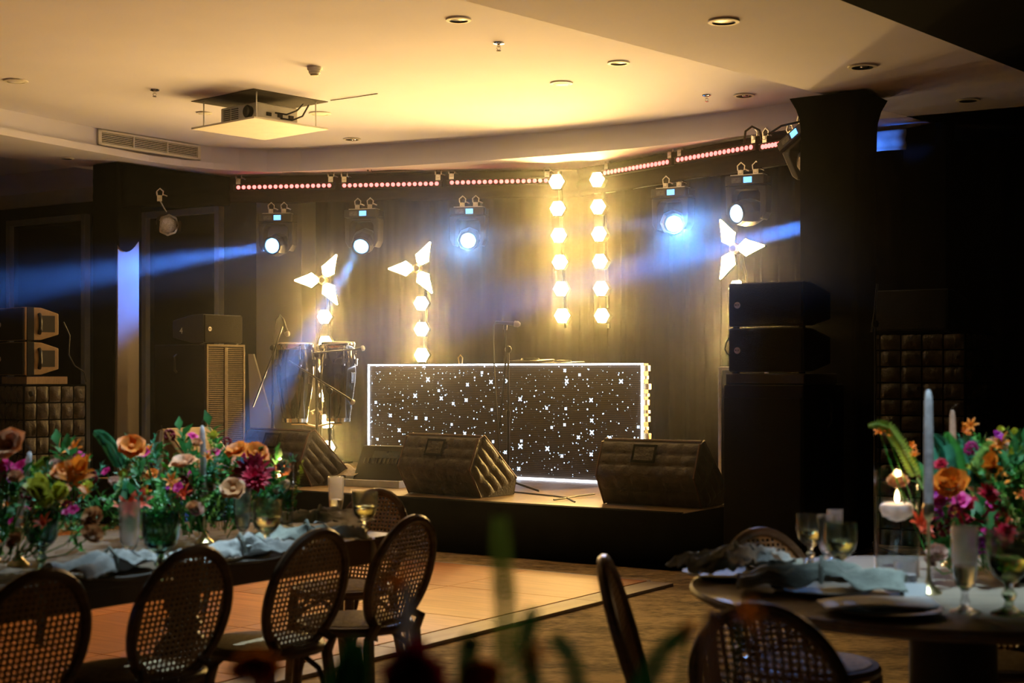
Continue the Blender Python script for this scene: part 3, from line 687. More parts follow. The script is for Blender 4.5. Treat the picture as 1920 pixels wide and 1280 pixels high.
SP = V(((1357 - 960) / F * 9.95, 9.95, 0)) + AX * .283
sub_box('tall black subwoofer at the stage right corner under two top boxes', SP, RZ)
top_box('lower black line array box with a round badge, on the tall right subwoofer', SP + AX * .01 + BX * .02 + V((0, 0, 1.36)), RZ)
top_box('upper black line array box with a round badge, topmost of the right stack', SP + AX * .01 + BX * .02 + V((0, 0, 1.66)), RZ)
MB_ = MB().tube([Q(1366, 634, 9.95), Q(1361, 642, 9.98), Q(1359, 655, 10), Q(1363, 663, 10), Q(1367, 666, 9.98)], .006, 6).build('cable', CABLE); tag(MB_, 'short cable loop hanging at the side of the right speaker stack', 'cable')
# house left stack
LR = R(-46); LX = V((math.cos(LR), math.sin(LR), 0)); LB = V((-math.sin(LR), math.cos(LR), 0)); LP = G(62, 980, 0) - LX * .30 - BX * .1
quilted_sub('quilted black subwoofer cover at the far left, amber light on its side', LP, LR, .6, 1.24, .60, 5, 8)
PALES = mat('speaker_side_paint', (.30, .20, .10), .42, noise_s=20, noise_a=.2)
MB_ = thing('wooden_spacer', 'pale wooden spacer plinth between left subwoofer and line array', 'plinth', LP + V((0, 0, 1.252)), LR)
MB().box((.02, .24, .035), (.50, .40, .07)).build('plinth_box', mat('raw_wood', (.36, .25, .15), .7, noise_s=12, noise_a=.25, aniso=(1, 8, 1)), MB_, False, .004)
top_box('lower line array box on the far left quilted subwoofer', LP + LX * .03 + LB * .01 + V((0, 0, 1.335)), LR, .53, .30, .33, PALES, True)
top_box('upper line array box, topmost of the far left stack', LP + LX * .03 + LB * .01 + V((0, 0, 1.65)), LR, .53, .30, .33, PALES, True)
e = LP + LX * .29
tag(MB().tube([e + LB * .39 + V((0, 0, 1.82)), e + LB * .45 + V((0, 0, 1.70)), e + LB * .44 + V((0, 0, 1.52)), e + LB * .50 + V((0, 0, 1.42)), e + LB * .60 + V((0, 0, 1.36)), e + LB * .58 + V((.03, 0, 1.27))], .007, 6).build('cable', CABLE), 'pale-lit cable drooping behind the far left line array', 'cable')
# side fill on stage left, turned to the stage
SF = Q(384, 700, 14.35); SF.z = SH
sub_box('ribbed subwoofer turned across the stage, between pale pillar and congas', SF + BX * .26, RZ + R(90), .52, 1.24, .70, True)
tb2 = top_box('small top speaker standing on the ribbed subwoofer', SF + BX * .26 - AX * .02 + V((0, 0, 1.25)), RZ + R(90), .52, .28, .42, gr=mat('brown_grille', (.016, .012, .009), .85, 0, spec=.05, bump_s=220, bump=.4))
textpart('number', '4', .085, mat('white_sticker', (.8, .8, .8), .6), tb2, (-.2625, .30, .12), (R(90), 0, R(-90)))
tag(MB().add([SF + AX * .03 + BX * .56 + V((0, 0, 1.15)), SF + AX * .06 + BX * .60 + V((0, 0, 1.15)), SF + AX * .25 + BX * .85 + V((0, 0, .02)), SF + AX * .03 + BX * .60 + V((0, 0, .02)), SF + AX * .03 + BX * .58 + V((0, 0, 1.15)), SF + AX * .06 + BX * .62 + V((0, 0, 1.15)), SF + AX * .25 + BX * .87 + V((0, 0, .02)), SF + AX * .03 + BX * .62 + V((0, 0, .02))], [(0, 1, 2, 3), (7, 6, 5, 4), (0, 4, 5, 1), (1, 5, 6, 2), (2, 6, 7, 3), (3, 7, 4, 0)]).build('leaning_panel', PANELM, smooth=False), 'tall narrow panel leaning behind the ribbed subwoofer', 'panel')
# dark stack beyond the wrapped pillar
RP = Q(1612, 700, 11.9); RP.z = 0; RP = RP + AX * .42
quilted_sub('quilted black subwoofer cover in the dark beyond the wrapped pillar', RP, RZ, .84, 1.66, .7, 5, 13)
top_box('line array box on the dark quilted subwoofer beyond the wrapped pillar', RP - AX * .06 + V((0, 0, 1.685)), RZ, .70, .32, .46)
# road case at the stage rear
RC = Q(1351, 700, 12.6); RC.z = SH
rc = thing('road_case', 'black road case with aluminium edges behind the right speaker stack', 'road case', RC, RZ)
MB().box((.21, .21, .5), (.42, .42, 1.0)).build('body', BLACK, rc, False)
for (x, y) in ((0, 0), (.42, 0), (0, .42)): MB().box((x, y, .5), (.03, .03, 1.02)).build('edge_rail', ALU, rc, False, .003)
for z in (0.02, 1.0): MB().box((.21, 0, z), (.42, .03, .03)).build('edge_rail', ALU, rc, False, .003)
MB().box((-.02, .1, .42), (.03, .08, .07)).build('latch', ALU, rc, False, .004)

# open case and mixer between the wedges
FC = ST(578, 907.5); d = ST(742, 915) - FC; frz = math.atan2(d.y, d.x)
fc = thing('open_case', 'open shallow case with a bright aluminium rim at the stage front', 'case', FC, frz)
MB().box((.47, .22, .012), (.94, .44, .024)).build('tray', BLACK, fc, False)
for (c, dd) in (((.47, 0, .03), (.96, .02, .06)), ((.47, .44, .03), (.96, .02, .06)), ((0, .22, .03), (.02, .44, .06)), ((.94, .22, .03), (.02, .44, .06))): MB().box(c, dd).build('rim', mat('bright_rim', (.70, .76, .82), .5, .2, noise_s=20, noise_a=.1), fc, False, .003)
mx_ = thing('mixer', 'black mixing desk tilted up in the open case between two wedges', 'mixer', FC + V((0, 0, .03)), frz)
MB().prism([(.20, 0), (.42, 0), (.42, .30), (.36, .30)], .32, .93, 'x').build('body', BLACK, mx_, False, .008)
for i in range(12): MB().box((.40 + i * .042, .285, .17 - .0), (.012, .03, .05), Matrix.Rotation(R(-30), 3, 'X')).build('fader', GREYM, mx_, False)
MB().box((.62, .312, .225), (.30, .012, .07), Matrix.Rotation(R(-28), 3, 'X')).build('display', mat('dark_display', (.01, .02, .025), .08, noise_s=8, noise_a=.4), mx_, False)
tag(MB().sheet(lambda u, v: FC + Matrix.Rotation(frz, 3, 'Z') @ V((.12 + u * .24, .06 + v * .26, .075 + .10 * v * (1 - u * .7) + .012 * math.sin(9 * u + 5 * v))), 10, 10).build('sheet_music', mat('paper', (.55, .47, .36), .8, noise_s=40, noise_a=.3), ang=180), 'crumpled printed sheet lying in the open case by the wedge', 'paper').modifiers.new('solid', 'SOLIDIFY').thickness = .002

# ------------------------------------------------------------------ congas and microphones
SHELL = mat('conga_lacquer', (.006, .006, .007), .12, coat=.6, noise_s=3, noise_a=.3)
SKIN = mat('drum_skin', (.62, .52, .40), .6, noise_s=12, noise_a=.15)
def conga(px0, px1, py0, py1, Y, label):
    c = Q((px0 + px1) / 2, py1, Y); h = (py1 - py0) / F * Y; r = (px1 - px0) / 2 / F * Y
    t = thing('conga', label, 'drum', c, 0, 'congas on the stand')
    k = r
    MB().lathe([(k * .62, 0), (k * .66, .01), (k * .82, h * .25), (k * .97, h * .5), (k * 1.0, h * .62), (k * .97, h * .8), (k * .88, h * .93)], 28).build('shell', SHELL, t)
    MB().lathe([(k * .62, -.006), (k * .68, -.006), (k * .70, .03), (k * .65, .03)], 28).build('bottom_ring', CHROME, t)
    MB().lathe([(k * .93, h * .915), (k * .95, h * .92), (k * .98, h * .985), (k * .95, h * .995), (k * .90, h * .985)], 28).build('rim', CHROME, t)
    MB().lathe([(k * .96, h * .97), (k * .955, h * 1.0), (k * .7, h * 1.006), (.0001, h * 1.008)], 28).build('drumhead', SKIN, t)
    rod = MB().cyl((k * .99, 0, h * .95), (k * 1.04, 0, h * .76), .006, n=6).box((k * 1.02, 0, h * .755), (.03, .03, .05)).cyl((k * 1.05, 0, h * .735), (k * 1.05, 0, h * .70), .009, n=6).mesh('tuning_rod', CHROME)
    for i in range(6): link('tuning_rod', rod, t, 0, (0, 0, 0), (0, 0, R(60 * i - 65)))
    MB().box((k * 1.0, 0, h * .55), (.02, .05, .10)).build('side_plate', CHROME, t, False, .004, rot=(0, 0, R(-30)))
    return c, r, h
c1, r1, _ = conga(518, 588, 643, 790, 13.9, 'glossy black conga with chrome lugs, left of the pair')
c2, r2, _ = conga(601, 667, 641, 789, 14.0, 'glossy black conga with chrome lugs, right of the pair')
cs = thing('conga_stand', 'chrome double stand holding the two congas', 'drum stand', ((c1.x + c2.x) / 2, 13.95, SH), 0)
hx = (c2.x - c1.x) / 2
MB().cyl((0, .0, .02), (0, 0, .95), .016, n=8).build('post', CHROME, cs)
for g in (-90, 30, 150): MB().tube([(0, 0, .30), (.28 * math.cos(R(g)), .28 * math.sin(R(g)), .012)], .011, 6).build('leg', CHROME, cs)
for s in (-1, 1):
    MB().tube([(0, 0, .62), (s * .05, -.02, .60), (s * (hx - r1 * .9), 0, .58)], .012, 6).build('arm', CHROME, cs)
    MB().tube([(0, 0, .46), (s * hx * .6, 0, c1.z - SH - .022), (s * hx * 1.2, 0, c1.z - SH - .022)], .012, 6).build('cradle', CHROME, cs)
MICM = mat('mic_body', (.03, .03, .032), .35, .5, noise_s=30, noise_a=.2); MICG = mat('mic_mesh', (.42, .40, .38), .4, .8, bump_s=400, bump=.8)
def mic(label, a, b):                      # a: tail, b: head
    a, b = V(a), V(b); t = thing('microphone', label, 'microphone', a, 0); d = b - a; L = d.length; q = d.to_track_quat('Z', 'Y').to_euler()
    t.rotation_euler = q
    MB().lathe([(.0001, 0), (.010, .002), (.011, .02), (.013, L * .45), (.018, L * .72), (.019, L * .74)], 14).build('body', MICM, t)
    MB().lathe([(.019, L * .74), (.026, L * .76), (.026, L * .79), (.025, L * .9), (.014, L * .985), (.0001, L)], 14).build('mesh_head', MICG, t)
    return t
def mic_stand(label, base, top_z, legs=3, r=.28, boom=None, clutch=None):
    t = thing('microphone_stand', label, 'mic stand', base, R(20))
    t.rotation_euler = (0, 0, 0); b = V(base)
    for g in (-28, 92, 205): MB().tube([(0, 0, .09), (r * math.cos(R(g)), r * math.sin(R(g)), .014)], .009, 6).build('leg', BLACKM, t)
    MB().lathe([(.02, .05), (.026, .06), (.026, .12), (.018, .13)], 10).build('collar', BLACKM, t)
    MB().cyl((0, 0, .02), (0, 0, (top_z - b.z) * .55), .0125, n=8).cyl((0, 0, (top_z - b.z) * .5), (0, 0, top_z - b.z), .009, n=8).build('pole', BLACKM, t)
    MB().ell((0, 0, top_z - b.z), (.028, .022, .030)).build('clutch', BLACKM, t)
    MB().lathe([(.014, 0), (.018, .01), (.018, .05), (.013, .06)], 8, (0, 0, (top_z - b.z) * .52)).build('pole_grip', BLACKM, t)
    if boom: MB().tube([V(p) - b for p in boom], .008, 7).build('boom', BLACKM, t)
    return t
B0 = ST(953, 921); Y = B0.y
bo = [Q(937, 804, Y - .03), Q(938, 790, Y - .03), Q(950, 655, Y - .03), Q(947, 616, Y - .03)]
ms = mic_stand('straight black microphone stand in front of the star screen', B0, E + 45 / F * Y, boom=bo)
MB().tube([p - B0 for p in bo[:2]], .014, 7).build('counterweight', BLACKM, ms)
MB().cyl(Q(947, 618, Y - .03) - B0, Q(948, 609, Y - .03) - B0, .016, n=8).build('mic_clip', BLACKM, ms)
mic('dark handheld microphone lying level on the stand before the star screen', Q(929, 603.5, Y - .03), Q(976, 608, Y - .05))
tag(MB().tube([Q(930, 603.5, Y - .03), Q(926, 610, Y - .02), Q(925, 640, Y), Q(927, 700, Y), Q(931, 760, Y), Q(935, 830, Y), Q(938, 890, Y), ST(941, 908) + V((0, 0, .006)), ST(950, 921) + V((0, 0, .006)), ST(958, 916) + V((0, 0, .006)), ST(944, 914) + V((0, 0, .006)), ST(962, 923) + V((0, 0, .006)), ST(1000, 927) + V((0, 0, .006)), ST(1040, 931) + V((0, 0, .006)), ST(1062, 934) + V((0, 0, .006)), ST(1078, 942) + V((0, 0, .006))], .006, 6).build('cable', CABLE), 'microphone cable hanging down and snaking across the deck by the stand', 'cable')
tag(MB().tube([ST(1038, 938) + V((0, 0, .006)), ST(1060, 935) + V((0, 0, .006)), ST(1080, 931) + V((0, 0, .006)), ST(1115, 927) + V((0, 0, .006))], .006, 6).build('cable', CABLE), 'thin cable on the deck running to the right wedge', 'cable')
Y2 = 13.65; b2 = Q(511, 700, Y2); b2.z = SH
mic_stand('black boom microphone stand left of the congas', b2, E + 48 / F * Y2, boom=[Q(474, 762, Y2 - .03), Q(516, 652, Y2 - .03), Q(529, 612, Y2 - .03)])
mic('black microphone pointing down over the left conga', Q(530, 596, Y2 - .04), Q(540, 631, Y2 - .06))
tag(MB().tube([Q(530, 596, Y2 - .04), Q(525, 590, Y2 - .03), Q(518, 598, Y2 - .03), Q(514, 640, Y2), Q(511, 740, Y2), Q(508, 830, Y2), Q(510, 884, Y2)], .005, 6).build('cable', CABLE), 'microphone cable looping at the stand left of the congas', 'cable')
Y3 = 13.55; b3 = Q(594, 700, Y3); b3.z = SH
mic_stand('chrome-lit boom microphone stand between the congas', b3, E + 35 / F * Y3, boom=[Q(588, 662, Y3 - .03), Q(630, 658, Y3 - .03), Q(664, 655, Y3 - .03)])
mic('microphone reaching level past the right conga', Q(662, 656, Y3 - .04), Q(684, 652, Y3 - .06))
Y4 = 13.35; b4 = Q(618, 700, Y4); b4.z = SH
mic_stand('low boom microphone stand in front of the right conga', b4, E - 33 / F * Y4, boom=[Q(541, 676, Y4 - .03), Q(590, 707, Y4 - .03), Q(655, 747, Y4 - .03)])
mic('microphone at the low end of the slanting boom before the right conga', Q(648, 743, Y4 - .04), Q(664, 756, Y4 - .08))
Y5 = 13.9; b5 = Q(602, 700, Y5 + .3); b5.z = SH
mic_stand('boom microphone stand behind the congas, its tip near an amber lamp', b5, E + 50 / F * Y5, boom=[Q(596, 645, Y5 + .27), Q(600, 620, Y5 + .27), Q(606, 606, Y5 + .27)])
Y6 = 10.85; b6 = Q(1641, 700, Y6); b6.z = 0
mic_stand('black boom microphone stand in the dark beyond the wrapped pillar', b6, E + 93 / F * Y6, r=.33, boom=[Q(1645, 532, Y6 - .05), Q(1642, 560, Y6 - .04), Q(1640, 585, Y6 - .03), Q(1634, 622, Y6 - .03)])
# ------------------------------------------------------------------ cane chairs
CHW = mat('chair_wood', (.19, .115, .065), .38, noise_s=9, noise_a=.35, aniso=(1, 1, 6))
CANE = mat('cane', (.46, .28, .13), .6, noise_s=40, noise_a=.25)
CUSH = mat('seat_cane', (.52, .36, .20), .7, noise_s=60, noise_a=.35, bump_s=200, bump=.5)
CHH = .85
def ellr(k, a, b, cz, y0, lean): return V((a * math.cos(k), y0 - lean * (b * math.sin(k)), cz + b * math.sin(k)))
def make_chair():
    t = thing('cane_chair', 'x', 'chair'); a, b = .192, .215; cz = CHH - b; y0 = -.205; ln = .30
    MB().tube([ellr(2 * math.pi * i / 36, a - .014, b - .014, cz, y0, ln) for i in range(36)], .0165, 8, True).build('back_frame', CHW, t)
    g = MB(); w = .0085; sp = .0190; w2 = .0072; sp2 = .0165; ia, ib = a - .026, b - .026
    n = int(ia / sp)
    for i in range(-n, n + 1):
        x = i * sp; h = ib * math.sqrt(max(0, 1 - (x / ia) ** 2))
        g.add([(x + s * w / 2, y0 - ln * z + dy, cz + z) for z in (-h, h) for s in (-1, 1) for dy in (-.0012, .0012)], [(0, 2, 6, 4), (1, 5, 7, 3), (0, 4, 5, 1), (2, 3, 7, 6)])
    n = int(ib / sp2)
    for i in range(-n, n + 1):
        z = i * sp2; h = ia * math.sqrt(max(0, 1 - (z / ib) ** 2))
        g.add([(x, y0 - ln * (z + s * w2 / 2) + dy, cz + z + s * w2 / 2) for x in (-h, h) for s in (-1, 1) for dy in (-.0016, .0016)], [(0, 2, 6, 4), (1, 5, 7, 3), (0, 4, 5, 1), (2, 3, 7, 6)])
    tag(g.build('cane_back', CANE, t, False), kind='stuff')
    MB().lathe([(.19, .425), (.214, .43), (.218, .445), (.21, .458), (.185, .460)], 28).build('seat_ring', CHW, t)
    MB().lathe([(.19, .45), (.186, .462), (.12, .470), (.0001, .473)], 28).build('seat', CUSH, t)
    for s in (-1, 1):
        q = ellr(R(-52) if s > 0 else R(232), a - .014, b - .014, cz, y0, ln)
        MB().tube([q + V((0, 0, .02)), V((s * .135, -.20, .47)), V((s * .140, -.17, .42)), V((s * .150, -.185, .25)), V((s * .165, -.235, .005))], [.014, .017, .019, .017, .013], 8).build('rear_leg', CHW, t)
        MB().tube([V((s * .145, .135, .43)), V((s * .150, .145, .25)), V((s * .158, .165, .005))], [.021, .018, .013], 8).build('front_leg', CHW, t)
        MB().tube([V((s * .150, -.18, .24)), V((s * .145, -.13, .36)), V((s * .12, -.05, .418)), V((s * .12, .05, .418)), V((s * .145, .11, .36)), V((s * .15, .145, .24))], .010, 7).build('side_brace', CHW, t)
    MB().tube([V((-.15, .145, .24)), V((-.11, .14, .36)), V((0, .14, .415)), V((.11, .14, .36)), V((.15, .145, .24))], .010, 7).build('front_brace', CHW, t)
    return t
CHAIR0 = make_chair(); _first = [True]
def chair(px, py, face, label, group):
    p = G(px, py, CHH); f = V((face[0], face[1], 0)).normalized(); o = p + f * .270
    c = CHAIR0 if _first[0] else copy_tree(CHAIR0); _first[0] = False
    c.location = (o.x, o.y, 0); c.rotation_euler = (0, 0, math.atan2(-f.x, f.y)); tag(c, label, 'chair', group)
    return c
LG = 'chairs at the long table'; RG = 'chairs at the round table'
chair(82, 1065, -AX + BX * .03, 'dark cane-back chair at the long table, nearest the left picture edge', LG)
chair(368, 1022, -AX + BX * .03, 'dark cane-back chair at the long table, second from the left picture edge', LG)
chair(603, 990, -AX, 'cane-back chair at the long table, third along its near side', LG)
chair(779, 965, -AX - BX * .04, 'cane-back chair at the long table corner nearest the dance floor', LG)
chair(712, 915, -BX + AX * .05, 'cane-back chair at the head of the long table, facing us', LG)
chair(1128, 1040, V((.985, -.15, 0)), 'cane-back chair seen edge-on between the two tables', RG)
chair(1424, 1130, V((.50, .86, 0)), 'dark cane-back chair with its back to us at the round table', RG)
chair(1421, 988, V((.45, -.9, 0)), 'cane-back chair half hidden behind the napkins of the round table', RG)
chair(1850, 985, V((-.25, -1, 0)), 'cane-back chair behind the flowers of the round table', RG)

# ------------------------------------------------------------------ tables
TOPW = mat('table_wood', (.12, .082, .055), .45, noise_s=5, noise_a=.35, aniso=(10, 1, 1)); TOPW2 = mat('pale_table_wood', (.30, .24, .18), .5, noise_s=5, noise_a=.3, aniso=(1, 9, 1))
LEGM = mat('table_leg_wood', (.045, .035, .028), .5, noise_s=9, noise_a=.3)
KT = V((-.42, 5.6, 0)); TH = .75
lt = thing('long_table', 'long wooden banquet table dressed with a flower garland', 'table', KT, RZ)
TLn = 3.4; NP = 6
pl = MB().box((0, -TLn / 2, TH - .02), (1.0 / NP - .003, TLn, .04)).mesh('plank', TOPW, False)
for i in range(NP): link('plank', pl, lt, .003, (-1.0 / NP * (i + .5), 0, 0))
for (c, d) in (((-.04, -TLn / 2, TH - .07), (.03, TLn - .1, .06)), ((-.96, -TLn / 2, TH - .07), (.03, TLn - .1, .06)), ((-.5, -.05, TH - .07), (.9, .03, .06)), ((-.5, -TLn + .05, TH - .07), (.9, .03, .06))): MB().box(c, d).build('apron', TOPW, lt, False, .003)
for y in (-.62, -2.7):
    MB().lathe([(.10, .03), (.10, .08), (.06, .11), (.075, .17), (.11, .27), (.115, .33), (.08, .40), (.05, .43), (.07, .45), (.05, .48), (.07, .52), (.055, .56), (.10, .62), (.10, .68)], 20, (-.5, y, 0)).build('pedestal', LEGM, lt)
    MB().box((-.5, y, .02), (.80, .14, .04)).build('foot', LEGM, lt, False, .008)
RT = V((1.24, 4.20, 0)); RR = .735
rt = thing('round_table', 'round pale wooden table set with candles, glasses and flowers', 'table', RT, 0)
MB().lathe([(.0001, TH - .035), (RR - .03, TH - .035), (RR - .004, TH - .022), (RR, TH - .012), (RR - .006, TH - .002), (RR - .012, TH), (.0001, TH)], 72).build('tabletop', TOPW2, rt)
MB().lathe([(.30, 0), (.30, .05), (.16, .08), (.12, .14), (.12, .62), (.22, .70), (.22, .715)], 24).build('pedestal', LEGM, rt)
# table under the camera that carries the nearest flowers
ct = thing('near_table', 'table just below the picture edge carrying the blurred nearest flowers', 'table', (.05, 1.35, 0), 0)
MB().lathe([(.0001, .715), (.60, .715), (.62, .735), (.61, .75), (.0001, .75)], 48).build('tabletop', TOPW2, ct); MB().lathe([(.25, 0), (.25, .04), (.08, .08), (.08, .70), (.2, .715)], 20).build('pedestal', LEGM, ct)

# ------------------------------------------------------------------ tableware
GOB = mat('amber_green_glass', (.92, .92, .70), .08, trans=1.0); GOBG = mat('green_glass', (.80, .90, .66), .08, trans=1.0); CLEAR = glass('clear_glass', (.96, .97, .98), .04); FLUTEG = mat('ribbed_glass', (.94, .93, .94), .22, trans=1.0)
WINE = mat('white_wine', (.95, .86, .48), .0, trans=1.0); WATER = glass('water', (.90, .95, .97), .03); DKGOB = mat('deep_green_glass', (.35, .60, .52), .03, trans=1.0)
PLATE = mat('plate_glaze', (.20, .18, .16), .6, noise_s=20, noise_a=.25); LINEN = mat('linen', (.60, .60, .58), .9, noise_s=30, noise_a=.25, bump_s=180, bump=.3); LINENG = mat('sage_linen', (.44, .47, .41), .9, noise_s=30, noise_a=.25, bump_s=180, bump=.3)
PAPER = mat('white_card', (.80, .80, .82), .7, noise_s=10, noise_a=.04)
gob_prof = [(.036, 0), (.037, .003), (.022, .008), (.010, .016), (.008, .028), (.015, .038), (.015, .044), (.008, .054), (.011, .066), (.026, .076), (.039, .092), (.046, .118), (.0475, .150), (.047, .172)]
gob_prof = gob_prof + [(r - .0028, max(z, .083)) for r, z in gob_prof[:9:-1] if r > .02] + [(.0001, .081)]
gob = {k: MB().lathe([(.0001, 0)] + gob_prof, 24, rib=.028).mesh('glass', m) for k, m in (('a', GOB), ('g', GOBG), ('d', DKGOB))}
gob_w = MB().lathe([(.0001, .082), (.024, .082), (.036, .095), (.042, .120), (.0001, .121)], 20).mesh('wine', WINE)
flu_prof = [(.032, 0), (.033, .003), (.018, .008), (.008, .014), (.011, .026), (.007, .034), (.008, .050), (.020, .062), (.026, .080), (.029, .12), (.031, .195)]
flu_prof = flu_prof + [(r - .0028, max(z, .068)) for r, z in flu_prof[:6:-1] if r > .015] + [(.0001, .066)]
flu = MB().lathe([(.0001, 0)] + flu_prof, 28, rib=.022).mesh('glass', FLUTEG); flu_w = MB().lathe([(.0001, .066), (.018, .066), (.023, .082), (.025, .105), (.0001, .106)], 20).mesh('wine', WINE)
def goblet(px, py, label, k='a', h=.172, full=True, cat='goblet'):
    t = thing('goblet', label, 'goblet', G(px, py, TH) + V((0, 0, .001)), random.random()); s = h / .172; t.scale = (s, s, s)
    link('glass', gob[k], t)
    if full: link('wine', gob_w, t)
    return t
def flute(px, py, label, h=.195, full=True):
    t = thing('champagne_flute', label, 'flute', G(px, py, TH) + V((0, 0, .001)), random.random()); s = h / .195; t.scale = (s, s, s)
    link('glass', flu, t)
    if full: link('wine', flu_w, t)
    return t
FLAME = emis('candle_flame', (1.0, .62, .26), 26.0)
WAX = petal('white_wax', (.80, .80, .84), .45); WAXP = petal('pink_wax', (.62, .44, .34), .4)
flame_me = MB().lathe([(.0001, 0), (.006, .006), (.009, .016), (.007, .03), (.003, .043), (.0001, .05)], 10).mesh('flame', FLAME)
def taper(name_label, p0, p1, r=.0115, m=WAX, wick=True):
    p0, p1 = V(p0), V(p1); t = thing('taper_candle', name_label, 'candle', p0, 0); d = p1 - p0; L = d.length; t.rotation_euler = d.to_track_quat('Z', 'Y').to_euler()
    MB().lathe([(r, 0), (r * .98, L * .55), (r * .82, L * .9), (r * .55, L * .985), (r * .2, L)], 14).build('wax', m, t)
    if wick: MB().tube([(0, 0, L - .002), (.003, 0, L + .008), (.012, .004, L + .014), (.024, .006, L + .016)], .0018, 5).build('wick', CABLE, t)
    return t
def holder(label, base, h, r=.034):
    t = thing('candle_holder', label, 'candle holder', base, 0)
    MB().lathe([(r, 0), (r, .004), (r * .75, .012), (r * .25, .03), (.005, .05), (.0045, h - .05), (.008, h - .045), (.015, h - .03), (.017, h - .01), (.013, h), (.0001, h)], 18).build('stem', BRASS, t)
    return t
def cylinder_vase(label, px, py, r, h, cz, clabel):
    p = G(px, py, TH) + V((0, 0, .001)); t = thing('cylinder_vase', label, 'vase', p, 0)
    MB().lathe([(.0001, 0), (r, 0), (r, h), (r - .003, h), (r - .003, .008), (.0001, .008)], 32).build('glass', CLEAR, t)
    MB().lathe([(.0001, .010), (r - .004, .010), (r - .004, cz + .012), (.0001, cz + .012)], 28).build('water', WATER, t)
    c = thing('floating_candle', clabel, 'candle', p + V((0, 0, cz)), 0); q = r * .78
    MB().lathe([(.0001, -.006), (q * .45, 0), (q * .85, .014), (q, .034), (q * .94, .044), (q * .75, .050), (.0001, .046)], 22).build('wax', WAX, c)
    link('flame', flame_me, c, 0, (0, 0, .050)).scale = (.75, .75, .75); MB().cyl((0, 0, .045), (0, 0, .058), .0015, n=5).build('wick', CABLE, c)
    d = bpy.data.lights.new('candle_light', 'POINT'); d.energy = .5; d.color = (1, .55, .22); d.shadow_soft_size = .012
    o = bpy.data.objects.new('candle_light', d); COL.objects.link(o); o.location = p + V((0, 0, cz + .13))
    return t
# long table
goblet(684, 1011, 'amber goblet of wine at the long table end, before the head chair')
flute(630, 987, 'slim ribbed flute standing behind napkins at the long table end')
goblet(500, 1042, 'clear-lit goblet of wine under the red dahlia', 'a', .185)
flute(455, 1024, 'ribbed flute beside the goblet under the red dahlia', .20)
flute(243, 1066, 'dim ribbed flute before the garland, between two dark chairs', .205, False)
goblet(301, 1088, 'dark green goblet beside the dim flute on the long table', 'd', .20, False)
goblet(78, 1075, 'dark goblet at the far left end of the long table', 'd', .19, False)
cylinder_vase('tall glass cylinder with a lit floating candle on the long table', 524, 1003, .052, .30, .155, 'lit white floating candle inside the long table cylinder')
pb = G(383, 1018, TH); holder('brass candle holder standing in the garland middle', pb, .16); taper('white taper with a bent wick in front of the ribbed subwoofer', pb + V((0, 0, .161)), Q(379, 797, pb.y))
pb = G(300, 985, TH); holder('brass candle holder deep in the garland by the small wedge', pb, .2); taper('short white taper deep in the garland before the brown wedge', pb + V((0, 0, .201)), Q(303, 806, pb.y), .010)
pb = G(34, 1060, TH); holder('brass candle holder at the left picture edge', pb, .12); taper('white taper leaning slightly at the left picture edge', pb + V((0, 0, .121)), Q(56, 846, pb.y + .02))
pb = G(-20, 1050, TH); holder('low brass candle holder cut by the left picture edge', pb, .14); taper('white taper leaning far over at the left picture edge', pb + V((0, 0, .141)), Q(44, 905, pb.y + .05))
plate_me = MB().lathe([(.0001, .002), (.085, .0), (.095, .004), (.138, .014), (.140, .017), (.095, .009), (.0001, .007)], 40).mesh('charger_plate', PLATE)
def plate(p, label, s=1.0):
    o = link('charger_plate', plate_me, None, 0, p + V((0, 0, .001))); o.scale = (s, s, s); return tag(o, label, 'plate')
def napkin(label, p, rz, L=.19, W=.12, m=LINEN, H=.035, seed=0, ribbon=True):
    t = thing('napkin', label, 'napkin', p, rz)
    def fn(u, v):
        x = u * 2 - 1; y = v * 2 - 1; a = abs(x)
        w = .028 + (W - .028) * a ** .8; n = noise.noise(V((x * 2.5 + seed, y * 2.5, seed * 3.1)))
        z = .006 + H * math.cos(y * 1.45) * (1.15 - .75 * a ** 1.5) + .014 * math.sin(y * 7 + 2 * x + seed) * (a ** .6) * math.cos(y * 1.3) + .020 * n + .016 * noise.noise(V((x * 6 + seed, y * 5, seed * 2.3)))
        return V((x * L + .02 * n * a, y * w + .012 * noise.noise(V((x * 3, y * 3, 9 + seed))), max(.003, z)))
    o = MB().sheet(fn, 26, 22).build('cloth', m, t, ang=180); so = o.modifiers.new('solid', 'SOLIDIFY'); so.thickness = .0025; so.offset = 1
    if ribbon:
        MB().tube([(0, -.036, .012), (0, -.030, H + .006), (0, 0, H + .030), (0, .030, H + .006), (0, .036, .012)], .006, 6).build('tie', LINENG, t)
        MB().sheet(lambda u, v: V((.012 + .10 * u, -.03 - .06 * u + .014 * (v - .5), H + .022 - .02 * u + .01 * math.sin(9 * u))), 10, 2).build('ribbon_end', LINEN, t, ang=180)
    return t
for i, (px, py, rz, lab, plab) in enumerate([(205, 1083, 60, 'bluish napkin on the plate nearest the left pair of chairs', 'charger plate under the napkin by the left pair of chairs'), (450, 1052, 40, 'bluish napkin with a tied knot, beside the second dark chair', 'charger plate under the tied napkin by the second chair'), (575, 1022, 30, 'sage napkin bunched beside the goblet under the dahlia', 'charger plate under the sage napkin'), (600, 990, -10, 'rolled grey napkin behind the slim flute', 'charger plate under the rolled grey napkin')]):
    p = G(px, py, TH); plate(p, plab, .95); napkin(lab, p + V((0, 0, .018)), R(rz), m=LINENG if i == 2 else LINEN, seed=i + 1, H=.04)
nr = thing('rolled_napkin', 'tightly rolled pale napkin lying behind the wine goblet at the table end', 'napkin', G(648, 1000, TH) + V((0, 0, .022)), R(-20))
